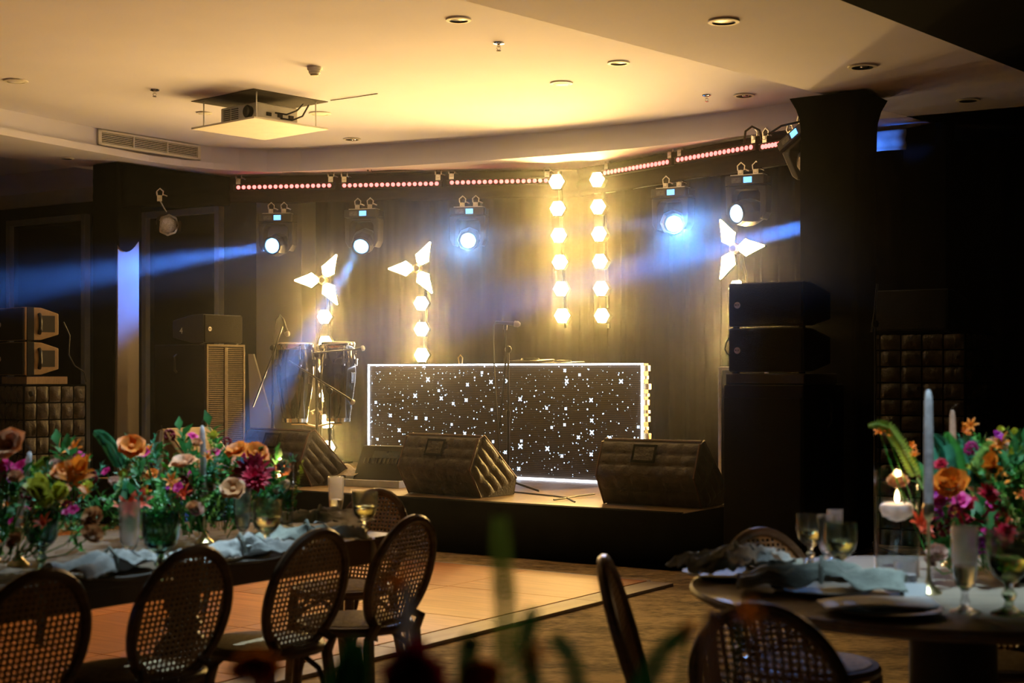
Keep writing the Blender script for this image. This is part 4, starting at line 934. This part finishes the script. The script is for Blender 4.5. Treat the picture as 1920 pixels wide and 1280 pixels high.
MB().lathe([(.006, -.07), (.018, -.072), (.020, -.06), (.020, .06), (.018, .072), (.006, .07)], 14, M=Matrix.Rotation(R(90), 3, 'Y')).build('roll', LINEN, nr); MB().lathe([(.021, -.012), (.022, -.01), (.022, .01), (.021, .012)], 14, M=Matrix.Rotation(R(90), 3, 'Y')).build('tie', LINENG, nr)
def ribbon(label, pts, w=.02):
    P = [V(p) for p in pts]
    def fn(u, v):
        k = u * (len(P) - 1); i = min(int(k), len(P) - 2); q = P[i].lerp(P[i + 1], k - i); return q + AX * (w * (v - .5)) + BX * (.008 * math.sin(9 * u + 2 * v))
    o = MB().sheet(fn, 24, 2).build('ribbon', LINEN, ang=180); o.modifiers.new('solid', 'SOLIDIFY').thickness = .0012
    return tag(o, label, 'ribbon')
ke = KT + BX * -.17 + V((0, 0, TH + .004))
ribbon('pale ribbon hanging off the long table between its last two chairs', [ke - AX * .14, ke - AX * .03, ke + AX * .012 + V((0, 0, -.02)), ke + AX * .02 + V((0, 0, -.12)), ke + AX * .012 + V((0, 0, -.26)), ke + AX * .025 + V((0, 0, -.38))], .026)
ke = KT + BX * -1.02 + V((0, 0, TH + .004))
ribbon('pale ribbon hanging off the long table beside the second chair', [ke - AX * .16, ke - AX * .03, ke + AX * .012 + V((0, 0, -.02)), ke + AX * .02 + V((0, 0, -.10)), ke + AX * .012 + V((0, 0, -.19))], .03)
ke = KT + BX * -1.66 + V((0, 0, TH + .004))
ribbon('bluish napkin end hanging off the long table between the left chairs', [ke - AX * .10, ke - AX * .02, ke + AX * .014 + V((0, 0, -.03)), ke + AX * .02 + V((0, 0, -.10)), ke + AX * .02 + V((0, 0, -.17))], .05)
# round table
goblet(1520, 1063, 'amber goblet furthest left in the glass cluster of the round table', 'a', .165)
flute(1549, 1066, 'pale flute wedged between the two goblets of the round table', .165, False)
flute(1566, 1052, 'pale flute at the back of the round table glass cluster', .165, False)
goblet(1576, 1092, 'green goblet of wine nearest us in the glass cluster', 'g', .172)
flute(1809, 1148, 'tall ribbed flute in front of the round table flowers', .215)
goblet(1892, 1152, 'green goblet at the right picture edge', 'g', .205)
cylinder_vase('tall glass cylinder with a lit floating candle left of the round table flowers', 1682, 1079, .066, .315, .165, 'lit white floating candle left of the round table flowers')
cylinder_vase('tall glass cylinder with a lit candle at the right picture edge', 1902, 1072, .066, .30, .11, 'lit white floating candle at the right picture edge')
pb = G(1741, 1112, TH); holder('slim brass candle holder in front of the round table cylinder', pb, .245, .036); taper('tall white taper standing highest on the round table', pb + V((0, 0, .246)), Q(1741, 730, pb.y), .0135, wick=False)
pb = G(1787, 1062, TH); holder('brass candle holder hidden in the round table flowers', pb, .30); taper('brown-pink taper with a bent wick behind the flowers', pb + V((0, 0, .301)), Q(1786, 768, pb.y), .0105, WAXP)
vt = thing('votive_glass', 'small straight votive glass beside the brass holder', 'votive', G(1699, 1100, TH) + V((0, 0, .001)), 0)
MB().lathe([(.0001, 0), (.028, 0), (.034, .072), (.032, .072), (.027, .006), (.0001, .006)], 24).build('glass', FLUTEG, vt); MB().lathe([(.0001, .007), (.026, .007), (.0285, .035), (.0001, .036)], 20).build('wax', WAX, vt)
cd_ = thing('place_card', 'white folded place card before the votive glass', 'card', G(1712, 1121, TH) + V((0, 0, .001)), R(-20))
MB().prism([(-.020, 0), (0, .040), (.020, 0), (.018, 0), (0, .037), (-.018, 0)], -.035, .035, 'x').build('folded_card', PAPER, cd_, False)
p = G(1368, 1082, TH); plate(p, 'charger plate at the round table edge nearest the dance floor', 1.0); napkin('sage and white napkin heaped on the plate nearest the dance floor', p + V((.02, .02, .018)), R(20), .17, .12, LINENG, .055, 11)
napkin('pale napkin corner with a red motif, on the same plate as the sage heap', p + V((.06, -.01, .045)), R(35), .11, .08, LINEN, .03, 17, False)
p = G(1540, 1112, TH); plate(p, 'charger plate under the knotted sage napkin', 1.0); napkin('sage napkin knotted in the middle, before the green goblet', p + V((.0, .0, .018)), R(-12), .22, .10, LINENG, .05, 21)
p = G(1655, 1150, TH); plate(p, 'charger plate under the flat menu at the round table front', 1.05)
mn = MB().sheet(lambda u, v: p + V((-.15 + .30 * u, -.075 + .15 * v + .05 * u, .022 + .006 * math.sin(5 * u) + .01 * u * v)), 10, 4).build('menu_card', PAPER, ang=180); mn.modifiers.new('solid', 'SOLIDIFY').thickness = .002; tag(mn, 'white menu card lying on the front plate of the round table', 'menu')

# ------------------------------------------------------------------ flowers
GR = [petal('leaf_green', (.06, .32, .04), .35), petal('leaf_blue_green', (.06, .30, .17), .3), petal('leaf_dark', (.03, .17, .04), .3), petal('leaf_lime', (.20, .34, .05), .35)]
ORANGE = petal('petal_orange', (.90, .26, .02)); PEACH = petal('petal_peach', (.85, .40, .20)); CORAL = petal('petal_coral', (.85, .10, .03)); MAGENTA = petal('petal_magenta', (.72, .02, .26)); PURPLE = petal('petal_purple', (.50, .03, .40)); WINEC = petal('petal_wine', (.30, .005, .03)); YELLOW = petal('petal_yellow', (.62, .60, .06)); BLUSH = petal('petal_blush', (.80, .50, .40)); CRIM = petal('petal_crimson', (.62, .01, .05)); TAN = petal('petal_tan', (.70, .32, .12))
def bloom_mesh(name, rings, m, extra=None, seed=0):
    rnd = random.Random(seed); b = MB()
    for (n, r0, L, W, e0, curl, z0, pt) in rings:
        off = rnd.random() * 6.28
        for k in range(n):
            g = off + 2 * math.pi * k / n + rnd.uniform(-.12, .12); ca, sa = math.cos(g), math.sin(g); e = R(e0 + rnd.uniform(-8, 8)); ll = L * rnd.uniform(.88, 1.1)
            pts = []; r, z = r0, z0; N = 4
            for i in range(N + 1):
                s = i / N; wd = W * (math.sin(math.pi * min(1, .12 + .88 * s ** pt)) ** .7) if pt < 1.5 else W * (1 - s) ** .6 * (.4 + 1.2 * s)
                if i == N: wd *= .35
                for t in (-1, 0, 1): pts.append(V((r * ca - t * wd * sa, r * sa + t * wd * ca, z + .25 * wd * abs(t))))
                ang = e + R(curl) * s; r += ll / N * math.cos(ang); z += ll / N * math.sin(ang)
            b.add(pts, [(i * 3 + j, i * 3 + j + 1, i * 3 + j + 4, i * 3 + j + 3) for i in range(N) for j in range(2)])
    if extra: extra(b)
    return b.mesh(name, m, True, 180)
def ranunc(m, s): return bloom_mesh('ranunculus', [(5, .004, .030, .013, 88, -40, 0.012, 1), (7, .010, .036, .018, 80, -20, .006, 1), (8, .016, .040, .022, 66, -5, .002, 1), (9, .018, .045, .025, 45, 10, -.004, 1), (9, .018, .048, .026, 22, 25, -.008, 1)], m, None, s)
def poppy(m, s): return bloom_mesh('poppy', [(6, .006, .050, .034, 34, -50, 0, .8), (5, .005, .046, .034, 52, -40, .002, .8)], m, lambda b: b.ell((0, 0, .012), (.012, .012, .010), 10, 6), s)
def dahlia(m, s): return bloom_mesh('dahlia', [(8, .003, .03, .007, 80, -20, .01, 2), (12, .006, .045, .010, 62, -20, .005, 2), (14, .008, .060, .012, 42, -15, 0, 2), (16, .008, .068, .013, 18, -10, -.004, 2), (14, .008, .06, .013, -8, -10, -.008, 2)], m, None, s)
def lily(m, s): return bloom_mesh('lily', [(6, .006, .085, .015, 62, -70, 0, 2)], m, lambda b: [b.tube([(0, 0, 0), (.012 * math.cos(k), .012 * math.sin(k), .06)], .0015, 4) for k in range(6)], s)
def orchid(m, s): return bloom_mesh('orchid', [(5, .003, .032, .017, 30, -30, 0, .9), (3, .003, .018, .010, 65, -30, .002, .9)], m, None, s)
def tulip(m, s): return bloom_mesh('calla', [(3, .006, .075, .026, 75, 10, 0, 1), (3, .006, .07, .026, 68, -25, 0, 1)], m, None, s)
def cluster(m, s):
    r = random.Random(s); b = MB()
    for i in range(34):
        v = V((r.gauss(0, 1), r.gauss(0, 1), r.gauss(0, 1))).normalized() * .030; v.z *= 1.3; b.ell(v, (.009, .009, .009), 6, 4)
    return b.mesh('celosia', m, True, 60)
FL = {'ro': ranunc(ORANGE, 1), 'rp': ranunc(PEACH, 2), 'rb': ranunc(BLUSH, 3), 'rt': ranunc(TAN, 9), 'po': poppy(ORANGE, 4), 'pp': poppy(PEACH, 5), 'pt': poppy(TAN, 15), 'dw': dahlia(WINEC, 6), 'dc': dahlia(CRIM, 16), 'lo': lily(ORANGE, 7), 'lc': lily(CORAL, 17), 'om': orchid(MAGENTA, 8), 'op': orchid(PURPLE, 18), 'ty': tulip(YELLOW, 10), 'cm': cluster(MAGENTA, 11), 'cw': cluster(WINEC, 12), 'cp': cluster(PURPLE, 13), 'to': tulip(ORANGE, 20)}
FNAME = {'r': 'ranunculus', 'p': 'poppy', 'd': 'dahlia', 'l': 'lily', 'o': 'orchid', 't': 'calla', 'c': 'celosia'}
def leaf(b, p, d, up, L, W):
    s = d.cross(up)
    if s.length < 1e-4: s = V((1, 0, 0))
    s.normalize(); n = s.cross(d).normalized()
    b.add([p, p + d * L * .45 + s * W + n * .1 * L, p + d * L * .5 + n * .02 * L, p + d * L * .45 - s * W + n * .1 * L, p + d * L - n * .12 * L], [(0, 1, 2), (0, 2, 3), (1, 4, 2), (2, 4, 3)])
def sprig(kind, seed):
    r = random.Random(seed); b = MB(); n, L, W, H = ((9, .034, .011, .17), (16, .030, .0035, .16), (6, .070, .018, .18), (12, .020, .009, .15))[kind]
    bend = r.uniform(.1, .35); pts = [V((bend * (i / 8) ** 2 * H, 0, H * i / 8)) for i in range(9)]
    b.tube(pts, .0016, 4)
    for i in range(n):
        s = .18 + .8 * i / n; p = V((bend * s * s * H, 0, H * s))
        for k in (0, 1):
            g = i * 2.4 + k * math.pi; d = V((math.cos(g), math.sin(g), .65 + .4 * s)).normalized(); leaf(b, p, d, V((0, 0, 1)), L * r.uniform(.75, 1.15), W)
    leaf(b, pts[-1], V((bend, 0, 1)).normalized(), V((0, 1, 0)), L, W)
    return b.mesh('leaf_sprig', GR[kind], True, 180)
SPR = [sprig(k, k * 5 + j) for k in range(4) for j in range(2)]
def fern(pts, m, w=.035, n=30):
    P = [V(p) for p in pts]; b = MB(); 
    def at_(s):
        k = s * (len(P) - 1); i = min(int(k), len(P) - 2); return P[i].lerp(P[i + 1], k - i)
    b.tube([at_(i / 20) for i in range(21)], [min(.0035, .0008 + w * .14) * (1 - .5 * i / 20) for i in range(21)], 5)
    for i in range(n):
        s = .15 + .85 * i / n; p = at_(s); t = (at_(min(1, s + .03)) - at_(max(0, s - .03))).normalized(); side = t.cross(V((0, 1, .2))).normalized(); q = w * math.sin(math.pi * min(1, .25 + .75 * s)) * .9 + .008
        for k in (-1, 1): leaf(b, p, (side * k + t * .55).normalized(), V((0, 1, 0)), q, q * .22)
        leaf(b, p, (V((0, -1, .1)) + t * .4).normalized(), V((0, 0, 1)), q * .7, q * .2)
    return b
def arrangement(label, base, flowers, nsprig, box, ferns=(), seed=0, vessel=None, smin=.7, group=None, kinds=(0, 1, 2, 3, 4, 5, 6, 7), fill=(), nfill=0):
    r = random.Random(seed); t = thing('flower_arrangement', label, 'flowers', base, 0, group); b0 = V(base)
    if vessel: MB().lathe(vessel, 24).build('bowl', LEGM, t)
    for (k, px, py, Y, s) in flowers:
        p = Q(px, py, Y) - b0; d = V((r.uniform(-.5, .5), -r.uniform(.35, .9), r.uniform(.45, 1.0))).normalized()
        f = link(FNAME[k[0]], FL[k], t, 0, p, (d.to_track_quat('Z', 'Y')).to_euler()); f.scale = (s, s, s)
        q = V((p.x * .6 + r.uniform(-.03, .03), p.y * .6, .04)); st = MB().tube([V((0, 0, 0)), (q - p) * .5 + V((0, 0, -.02)), q - p], .0022, 5).build('stem', GR[0], t, loc=p)
    for i in range(nsprig):
        c = box(r); m = SPR[r.choice(kinds)]; d = V((r.uniform(-.7, .7), r.uniform(-.8, .4), r.uniform(.35, 1.1))).normalized()
        o = link('leaf_sprig', m, t, 0, c, (d.to_track_quat('Z', 'Y')).to_euler()); s = r.uniform(smin, smin + .5); o.scale = (s, s, s)
    for i in range(nfill):
        k = r.choice(fill); d = V((r.uniform(-.5, .5), -r.uniform(.35, .9), r.uniform(.3, 1.0))).normalized(); c = box(r); c.z = .06 + c.z * 1.1; c += d * .07
        f = link(FNAME[k[0]], FL[k], t, 0, c, (d.to_track_quat('Z', 'Y')).to_euler()); s = r.uniform(.35, .62); f.scale = (s, s, s)
    for pts, m, w in ferns: fern([p - b0 for p in pts], GR[m], w).build('fern_frond', GR[m], t, ang=180)
    return t
ctr = KT - AX * .5
def ty(px, off=0.0):                       # depth of the garland under a photo column
    c = ctr + AX * off; u = (px - 960) / F; s = (u * c.y - c.x) / (BX.x - u * BX.y); return (c + BX * s).y
def gbox(t0, t1, h0, h1, w=.2):
    def f(r):
        s = r.uniform(t0, t1); hh = h0 + (h1 - h0) * r.random() ** 1.3
        return -BX * (s - (t0 + t1) / 2) + AX * r.uniform(-w, w) * (1.1 - hh) + V((0, 0, hh))
    return f
def fl(lst): return [(k, x, y, ty(x, o + .13), s * .62) for (k, x, y, o, s) in lst]
gl = ctr - BX * .52 + V((0, 0, TH))
arrangement('lush garland part with a wine-red dahlia, between white taper and cylinder', gl, fl([('dw', 473, 888, .12, 1.9), ('dc', 478, 897, .16, 1.3), ('po', 445, 849, .08, 1.5), ('po', 478, 853, .08, 1.6), ('pt', 437, 921, .2, 1.5), ('rb', 442, 900, .1, .75), ('pp', 347, 874, .08, 1.6), ('po', 246, 842, .05, 1.6), ('om', 270, 850, 0, 1.2), ('cm', 272, 846, 0, .5), ('om', 362, 820, -.05, 1.1), ('rp', 369, 831, 0, .6), ('om', 393, 853, -.05, 1.0), ('om', 402, 851, 0, .8), ('lo', 320, 905, .1, .8), ('lo', 326, 917, .12, .8), ('cw', 342, 905, .1, 1.0), ('om', 335, 915, .15, 1.1), ('lc', 345, 931, .15, .9), ('cw', 352, 918, .1, .8), ('rb', 367, 955, .25, .8), ('rt', 361, 950, .25, .7), ('ty', 236, 895, .05, .8), ('lo', 165, 925, .1, .7), ('rb', 215, 905, 0, .7), ('lc', 240, 960, .2, 1.3), ('lc', 262, 945, .2, 1.0), ('dc', 258, 930, .15, .7), ('ty', 275, 926, .15, .45), ('om', 200, 885, 0, .9), ('om', 148, 855, 0, 1.0), ('pp', 430, 858, -.05, .8), ('om', 405, 848, -.1, .9), ('lo', 487, 848, 0, .6)]), 150, gbox(.44, 1.06, .02, .25, .20),
    [([Q(235, 893, ty(235)), Q(222, 862, ty(230)), Q(205, 832, ty(225)), Q(190, 816, ty(225)), Q(176, 810, ty(225))], 1, .028), ([Q(205, 928, ty(205, .15)), Q(235, 917, ty(205, .2)), Q(258, 930, ty(205, .25)), Q(272, 955, ty(205, .25))], 1, .035)], 3, None, .52, 'garland on the long table', fill=('om', 'op', 'lo', 'rp', 'rb', 'cw', 'ty', 'po', 'cm'), nfill=34)
gl2 = ctr - BX * 1.5 + V((0, 0, TH))
arrangement('lush garland part with a large tan poppy, at the left picture edge', gl2, fl([('pp', 20, 838, .05, 1.9), ('po', 22, 842, .02, 1.1), ('om', 8, 875, 0, 1.5), ('cm', 14, 884, 0, .9), ('om', 38, 878, .02, 1.6), ('cm', 36, 890, .05, .7), ('op', 26, 895, .05, 1.2), ('ro', 118, 887, .05, 1.1), ('po', 116, 884, .1, .9), ('lo', 133, 905, .18, 1.6), ('to', 150, 892, .18, 1.5), ('lo', 158, 888, .05, 1.1), ('ty', 85, 925, .2, 1.7), ('ty', 70, 935, .22, 1.5), ('ty', 116, 934, .22, 1.5), ('ty', 92, 948, .25, 1.2), ('cm', 128, 950, .2, .8), ('om', 138, 958, .25, 1.1), ('om', 125, 962, .25, .9), ('rt', 175, 972, .3, 1.1), ('rt', 172, 1003, .35, .95), ('lc', 85, 985, .3, .8), ('rb', 105, 870, 0, .6), ('rt', 28, 1015, .3, .8), ('cw', 50, 925, .1, .9)]), 105, gbox(1.05, 2.0, .02, .22, .26),
    [([Q(30, 950, ty(30)), Q(45, 905, ty(40)), Q(85, 870, ty(60)), Q(95, 858, ty(60))], 3, .03)], 8, None, .52, 'garland on the long table', fill=('om', 'op', 'lo', 'rp', 'rt', 'cw', 'ty', 'po', 'cm'), nfill=26)
# round table flowers
rb = RT + V((.24, .16, TH))
def rbox(r):
    g = r.uniform(0, 6.28); q = .19 * math.sqrt(r.random()); h = .03 + .27 * r.random() ** 1.2; return V((q * math.cos(g) * (1 - .3 * h), q * math.sin(g), h))
yc = rb.y
arrangement('vivid bouquet of orange ranunculus and magenta blooms on the round table', rb, [(k, x, y, yc + o - .04, s * .62) for (k, x, y, o, s) in [('ro', 1783, 909, -.12, 1.55), ('rt', 1683, 905, .25, 1.0), ('om', 1800, 940, -.05, 1.7), ('op', 1765, 945, -.1, 1.8), ('cp', 1755, 960, -.05, 1.0), ('cm', 1790, 958, -.1, .9), ('dc', 1820, 955, -.05, 1.0), ('om', 1840, 945, -.02, 1.6), ('op', 1750, 925, 0, 1.3), ('lc', 1722, 985, -.1, 1.1), ('lc', 1728, 998, -.12, .8), ('rb', 1757, 1038, -.16, .9), ('rb', 1742, 1055, -.16, .6), ('cp', 1845, 1026, -.15, .9), ('op', 1838, 1018, -.15, 1.2), ('to', 1850, 880, .02, 1.3), ('lo', 1862, 850, .05, .9), ('lo', 1875, 838, .05, 1.0), ('ty', 1838, 890, .05, 1.5), ('ty', 1905, 870, .05, 1.4), ('lo', 1908, 905, 0, 1.3), ('to', 1868, 900, .02, 1.3), ('lo', 1806, 808, .08, .6), ('lo', 1820, 800, .1, .6), ('lc', 1815, 815, .1, .5), ('lo', 1650, 812, .1, .5), ('lo', 1664, 815, .1, .55), ('lo', 1708, 838, .08, .4), ('lo', 1714, 855, .05, .4), ('ty', 1872, 812, .05, .55), ('ty', 1902, 815, .05, .6), ('cm', 1758, 872, .02, .6), ('dc', 1765, 870, 0, .5), ('om', 1860, 968, -.1, 1.2), ('dw', 1825, 975, -.05, 1.0), ('cw', 1770, 990, -.1, 1.0), ('om', 1850, 1000, -.12, .9)]], 100, rbox,
    [([Q(1735, 925, yc - .05), Q(1712, 880, yc), Q(1690, 835, yc + .03), Q(1668, 803, yc + .05), Q(1648, 794, yc + .05), Q(1628, 798, yc + .05)], 3, .020), ([Q(1775, 930, yc), Q(1768, 870, yc), Q(1762, 840, yc + .02), Q(1750, 815, yc + .02)], 1, .045), ([Q(1800, 920, yc), Q(1785, 860, yc + .03), Q(1776, 810, yc + .05)], 0, .04), ([Q(1830, 930, yc), Q(1822, 870, yc + .03), Q(1812, 815, yc + .05)], 1, .05), ([Q(1880, 930, yc), Q(1880, 870, yc + .03), Q(1893, 830, yc + .05)], 0, .05)], 14, [(.07, .002), (.09, .03), (.09, .10), (.08, .11), (.0001, .10)], fill=('om', 'op', 'cp', 'cm', 'lc', 'lo', 'rb', 'dc'), nfill=30)
# nearest, fully blurred flowers
fb = V((.02, 1.30, .75)); Yn = 1.24
def nbox(r): return V((r.uniform(-.25, .22), r.uniform(-.08, .12), r.uniform(.0, .13)))
arrangement('blurred dark flowers and a tall green frond right in front of the camera', fb, [('dw', 772, 1258, Yn, .42), ('cw', 760, 1275, Yn, .5), ('dw', 790, 1290, Yn, .4), ('ro', 478, 1266, Yn, .42), ('lo', 752, 1106, Yn + .1, .28), ('lo', 1392, 1160, Yn, .25), ('lo', 1290, 1195, Yn, .22), ('po', 905, 1278, Yn, .4), ('lo', 1000, 1240, Yn, .25)], 14, nbox,
    [([Q(962, 1420, Yn), Q(950, 1250, Yn), Q(948, 1130, Yn), Q(940, 1040, Yn), Q(938, 968, Yn)], 3, .0065), ([Q(880, 1400, Yn), Q(876, 1290, Yn), Q(878, 1220, Yn), Q(885, 1195, Yn)], 2, .005), ([Q(1010, 1400, Yn), Q(1000, 1290, Yn), Q(985, 1200, Yn), Q(1000, 1140, Yn)], 2, .004), ([Q(1150, 1420, Yn), Q(1200, 1300, Yn), Q(1240, 1220, Yn), Q(1290, 1180, Yn)], 2, .005), ([Q(1100, 1420, Yn), Q(1090, 1330, Yn), Q(1075, 1240, Yn), Q(1040, 1190, Yn)], 2, .004), ([Q(640, 1400, Yn), Q(650, 1290, Yn), Q(672, 1200, Yn)], 2, .015)], 21, [(.06, .002), (.12, .05), (.13, .12), (.0001, .11)], .45, kinds=(2, 3))
nb = Q(762, 1400, Yn + .05); nb.z = .751; holder('blurred brass holder right below the picture edge', nb, .25); taper('blurred pinkish taper in front of the last long table chair', nb + V((0, 0, .251)), Q(764, 1092, Yn + .05), .0075, WAX, False)
nb = Q(1338, 1400, Yn + .1); nb.z = .751; holder('blurred brass holder below the dark round table chair', nb, .22); taper('blurred orange-brown taper in front of the dark round table chair', nb + V((0, 0, .221)), Q(1336, 1140, Yn + .1), .010, WAXP, False)
# ------------------------------------------------------------------ fittings in the ceiling
DLM = mat('downlight_well', (.03, .03, .032), .35, .5, noise_s=20, noise_a=.3)
def downlight(px, py, z, label, r=.085, closed=False, glint=False):
    p = G(px, py, z); t = thing('recessed_downlight', label, 'ceiling light', p, 0, 'recessed downlights')
    MB().lathe([(r * .74, -.012), (r * .98, -.010), (r, -.002), (r * .74, .0)], 32).build('trim_ring', WHITE, t)
    if closed: MB().lathe([(.0001, -.014), (r * .6, -.013), (r * .80, -.006)], 32).build('cover_disc', WHITE, t)
    else:
        MB().lathe([(r * .75, -.008), (r * .62, -.003), (.0001, -.002)], 32).build('well', DLM, t)
        if glint: MB().ell((r * .15, 0, -.006), (r * .34, r * .30, .010), 12, 6).build('bulb', CHROME, t)
    return t
downlight(860, 36, HC, 'open recessed downlight high above the middle of the hall')
downlight(1160, 117, HC, 'open recessed downlight above the tall lamp pair')
downlight(1053, 155, HC, 'closed round ceiling cover near the cornice', .092, True)
downlight(30, 151, HC, 'closed round ceiling cover at the far left', .095, True)
downlight(600, 212, HC, 'closed round ceiling cover beside the projector panel', .10, True)
downlight(383, 211, HC, 'small closed ceiling cover behind the projector panel', .07, True)
downlight(660, 260, HC, 'dim recessed downlight in the shade of the cornice', .09, False, True)
downlight(1395, 178, HC, 'recessed downlight with a glint near the wrapped pillar', .09, False, True)
downlight(1357, 39, HS, 'large open recessed downlight in the dropped soffit', .095)
downlight(1617, 124, HS, 'shaded recessed downlight with a glint in the dropped soffit', .10, False, True)
downlight(125, 296, HS, 'recessed downlight in the soffit beside the pale pillar', .07, False, True)
downlight(1815, 187, HS, 'dark recessed downlight over the masking curtain', .09)
def sprinkler(px, py, label):
    t = thing('sprinkler', label, 'sprinkler', G(px, py, HC), 0, 'ceiling sprinklers')
    MB().lathe([(.040, 0), (.038, -.008), (.02, -.014), (.010, -.016), (.010, -.03)], 16).build('rose', CHROME, t)
    MB().tube([(-.012, 0, -.028), (-.014, 0, -.042), (0, 0, -.055), (.014, 0, -.042), (.012, 0, -.028)], .003, 5).build('frame', CHROME, t); MB().lathe([(.018, -.056), (.017, -.058), (.0001, -.059)], 12).build('deflector', CHROME, t)
sprinkler(935, 80, 'ceiling sprinkler above the star screen'); sprinkler(290, 168, 'ceiling sprinkler left of the projector panel'); sprinkler(1325, 178, 'ceiling sprinkler near the wrapped pillar')
sd = thing('smoke_detector', 'white round smoke detector on the ceiling above the projector', 'smoke detector', G(590, 126, HC), 0)
MB().lathe([(.058, 0), (.058, -.016), (.052, -.024)], 24).build('base', WHITE, sd); MB().lathe([(.048, -.024), (.044, -.045), (.026, -.066), (.0001, -.070)], 24).build('chamber', WHITE, sd)
for z in (-.036, -.046, -.056): MB().lathe([(.046 - (-.03 - z) * .55, z), (.050 - (-.03 - z) * .6, z - .003), (.045 - (-.03 - z) * .6, z - .006)], 24).build('vent_ring', BLACK, sd)
# projector on its lowered ceiling panel
c4 = [G(393, 184, HC), G(489, 177, HC), G(580, 190, HC)]; pc = G(487, 190, HC)
pj = thing('projector_lift', 'white ceiling panel lowered on thin rods, carrying a projector', 'projector lift', (pc.x, pc.y, HC), RZ - R(8))
PW, PD, DR = .86, .80, .235
MB().box((0, 0, -DR), (PW, PD, .016)).build('panel', WHITE, pj, False, .003)
for x in (-1, 1):
    for y in (-1, 1): MB().cyl((x * PW * .42, y * PD * .40, -DR), (x * PW * .42, y * PD * .40, 0), .006, n=6).build('rod', ALU, pj)
MB().box((0, 0, -.003), (PW, PD, .004)).build('opening', mat('opening_dark', (.03, .022, .014), .9, noise_s=8, noise_a=.5), pj, False)
pr_ = thing('projector', 'white projector with a slatted vent sitting on the lowered panel', 'projector', (pc.x, pc.y, HC - DR + .009), RZ - R(8))
MB().box((.02, -.02, .085), (.50, .44, .15)).build('body', WHITE, pr_, False, .012)
for i in range(7):
    for k in (-.14, -.03): MB().box((k, -.243, .03 + i * .017), (.09, .006, .008)).build('vent_slat', GREYM, pr_, False)
MB().lathe([(.05, 0), (.055, .03), (.045, .04), (.0001, .03)], 18, (.17, -.24, .085), M=AR).build('lens', BLACKM, pr_)
for (z, x) in ((.09, .1), (.05, .16)): MB().tube([(.27, -.15 + x, z), (.36, -.1 + x, z - .02), (.40, -.02 + x, z + .02), (.41, .04 + x, .17)], .008, 6).build('lead', CABLE, pr_)
for y in (-.12, 0, .12): MB().box((.273, y, .07), (.012, .05, .03)).build('socket', BLACK, pr_, False)
tag(MB().tube([G(620, 187.5, HC) - V((0, 0, .004)), G(664, 181, HC) - V((0, 0, .006)), G(708, 175, HC) - V((0, 0, .003))], .0035, 5).build('ceiling_wire', CABLE), 'thin dark wire lying across the ceiling beside the projector', 'wire')
# long air grille in the left fascia
fa = outset(corn, .045)
def on_fascia(px):
    u = (px - 960) / F
    for p, q in zip(fa, fa[1:]):
        d = q - p; t = (u * p.y - p.x) / (d.x - u * d.y)
        if 0 <= t <= 1: return p + d * t
g0, g1 = on_fascia(182), on_fascia(374); gd = g1 - g0; gL = gd.length
ag = thing('air_grille', 'long slatted air grille set in the left ceiling fascia', 'air grille', (g0.x, g0.y, (HS + .065 + HC) / 2 + .005), math.atan2(gd.y, gd.x))
GH = .15
for (c, d) in (((gL / 2, -.012, GH / 2 - .012), (gL, .02, .024)), ((gL / 2, -.012, -GH / 2 + .012), (gL, .02, .024)), ((.02, -.012, 0), (.04, .02, GH)), ((gL - .02, -.012, 0), (.04, .02, GH))): MB().box(c, d).build('frame', WHITE, ag, False, .003)
sl = MB().box((gL / 2, -.012, 0), (gL - .08, .012, .0065)).mesh('slat', WHITE, False)
for i in range(6): link('slat', sl, ag, 0, (0, 0, -.042 + i * .0168))
for x in (.33, .66): MB().box((gL * x, -.014, 0), (.012, .02, GH - .04)).build('divider', WHITE, ag, False)
MB().box((gL / 2, .0, 0), (gL - .06, .004, GH - .03)).build('duct', BLACK, ag, False)
# fill spots added over the tables, out of view, dressed like the downlights
for (x, y, z, tg, pw, lab) in ((-.75, 5.35, HS, (-1.35, 5.05, .95), 230, 'added fill spot in a downlight ring above the long table'), (1.05, 3.75, 3.32, (1.45, 4.35, .9), 170, 'added fill spot in a downlight ring above the round table')):
    t = thing('recessed_downlight', lab, 'ceiling light', (x, y, z), 0, 'recessed downlights')
    MB().lathe([(.063, -.012), (.083, -.010), (.085, -.002), (.063, 0)], 32).build('trim_ring', WHITE, t); MB().lathe([(.064, -.008), (.05, -.003), (.0001, -.002)], 32).build('well', DLM, t)
    spot('added_fill_spot', (x, y, z - .03), tg, pw, (.62, .87, 1.0), 36, .9, .03)
# ------------------------------------------------------------------ stage haze
hm = bpy.data.materials.new('haze'); hm.use_nodes = True; nt = hm.node_tree
nt.nodes.remove(nt.nodes['Principled BSDF'])
vsn = nt.nodes.new('ShaderNodeVolumeScatter'); vsn.inputs['Color'].default_value = (1, 1, 1, 1); vsn.inputs['Density'].default_value = HAZE * .30; vsn.inputs['Anisotropy'].default_value = .80
vs2 = nt.nodes.new('ShaderNodeVolumeScatter'); vs2.inputs['Density'].default_value = HAZE * 1.35; vs2.inputs['Anisotropy'].default_value = .94; vs2.inputs['Color'].default_value = (1, 1, 1, 1)
ads = nt.nodes.new('ShaderNodeAddShader'); nt.links.new(vsn.outputs[0], ads.inputs[0]); nt.links.new(vs2.outputs[0], ads.inputs[1])
nt.links.new(ads.outputs[0], nt.nodes['Material Output'].inputs['Volume'])
hz = MB().prism([(-9.5, 8.3), (4.9, 8.3), (4.9, 16.9), (-9.5, 17.4)], .3, 3.43).build('stage_haze', hm, smooth=False)
tag(hz, 'thin theatrical haze hanging over the stage', 'haze', kind='stuff')
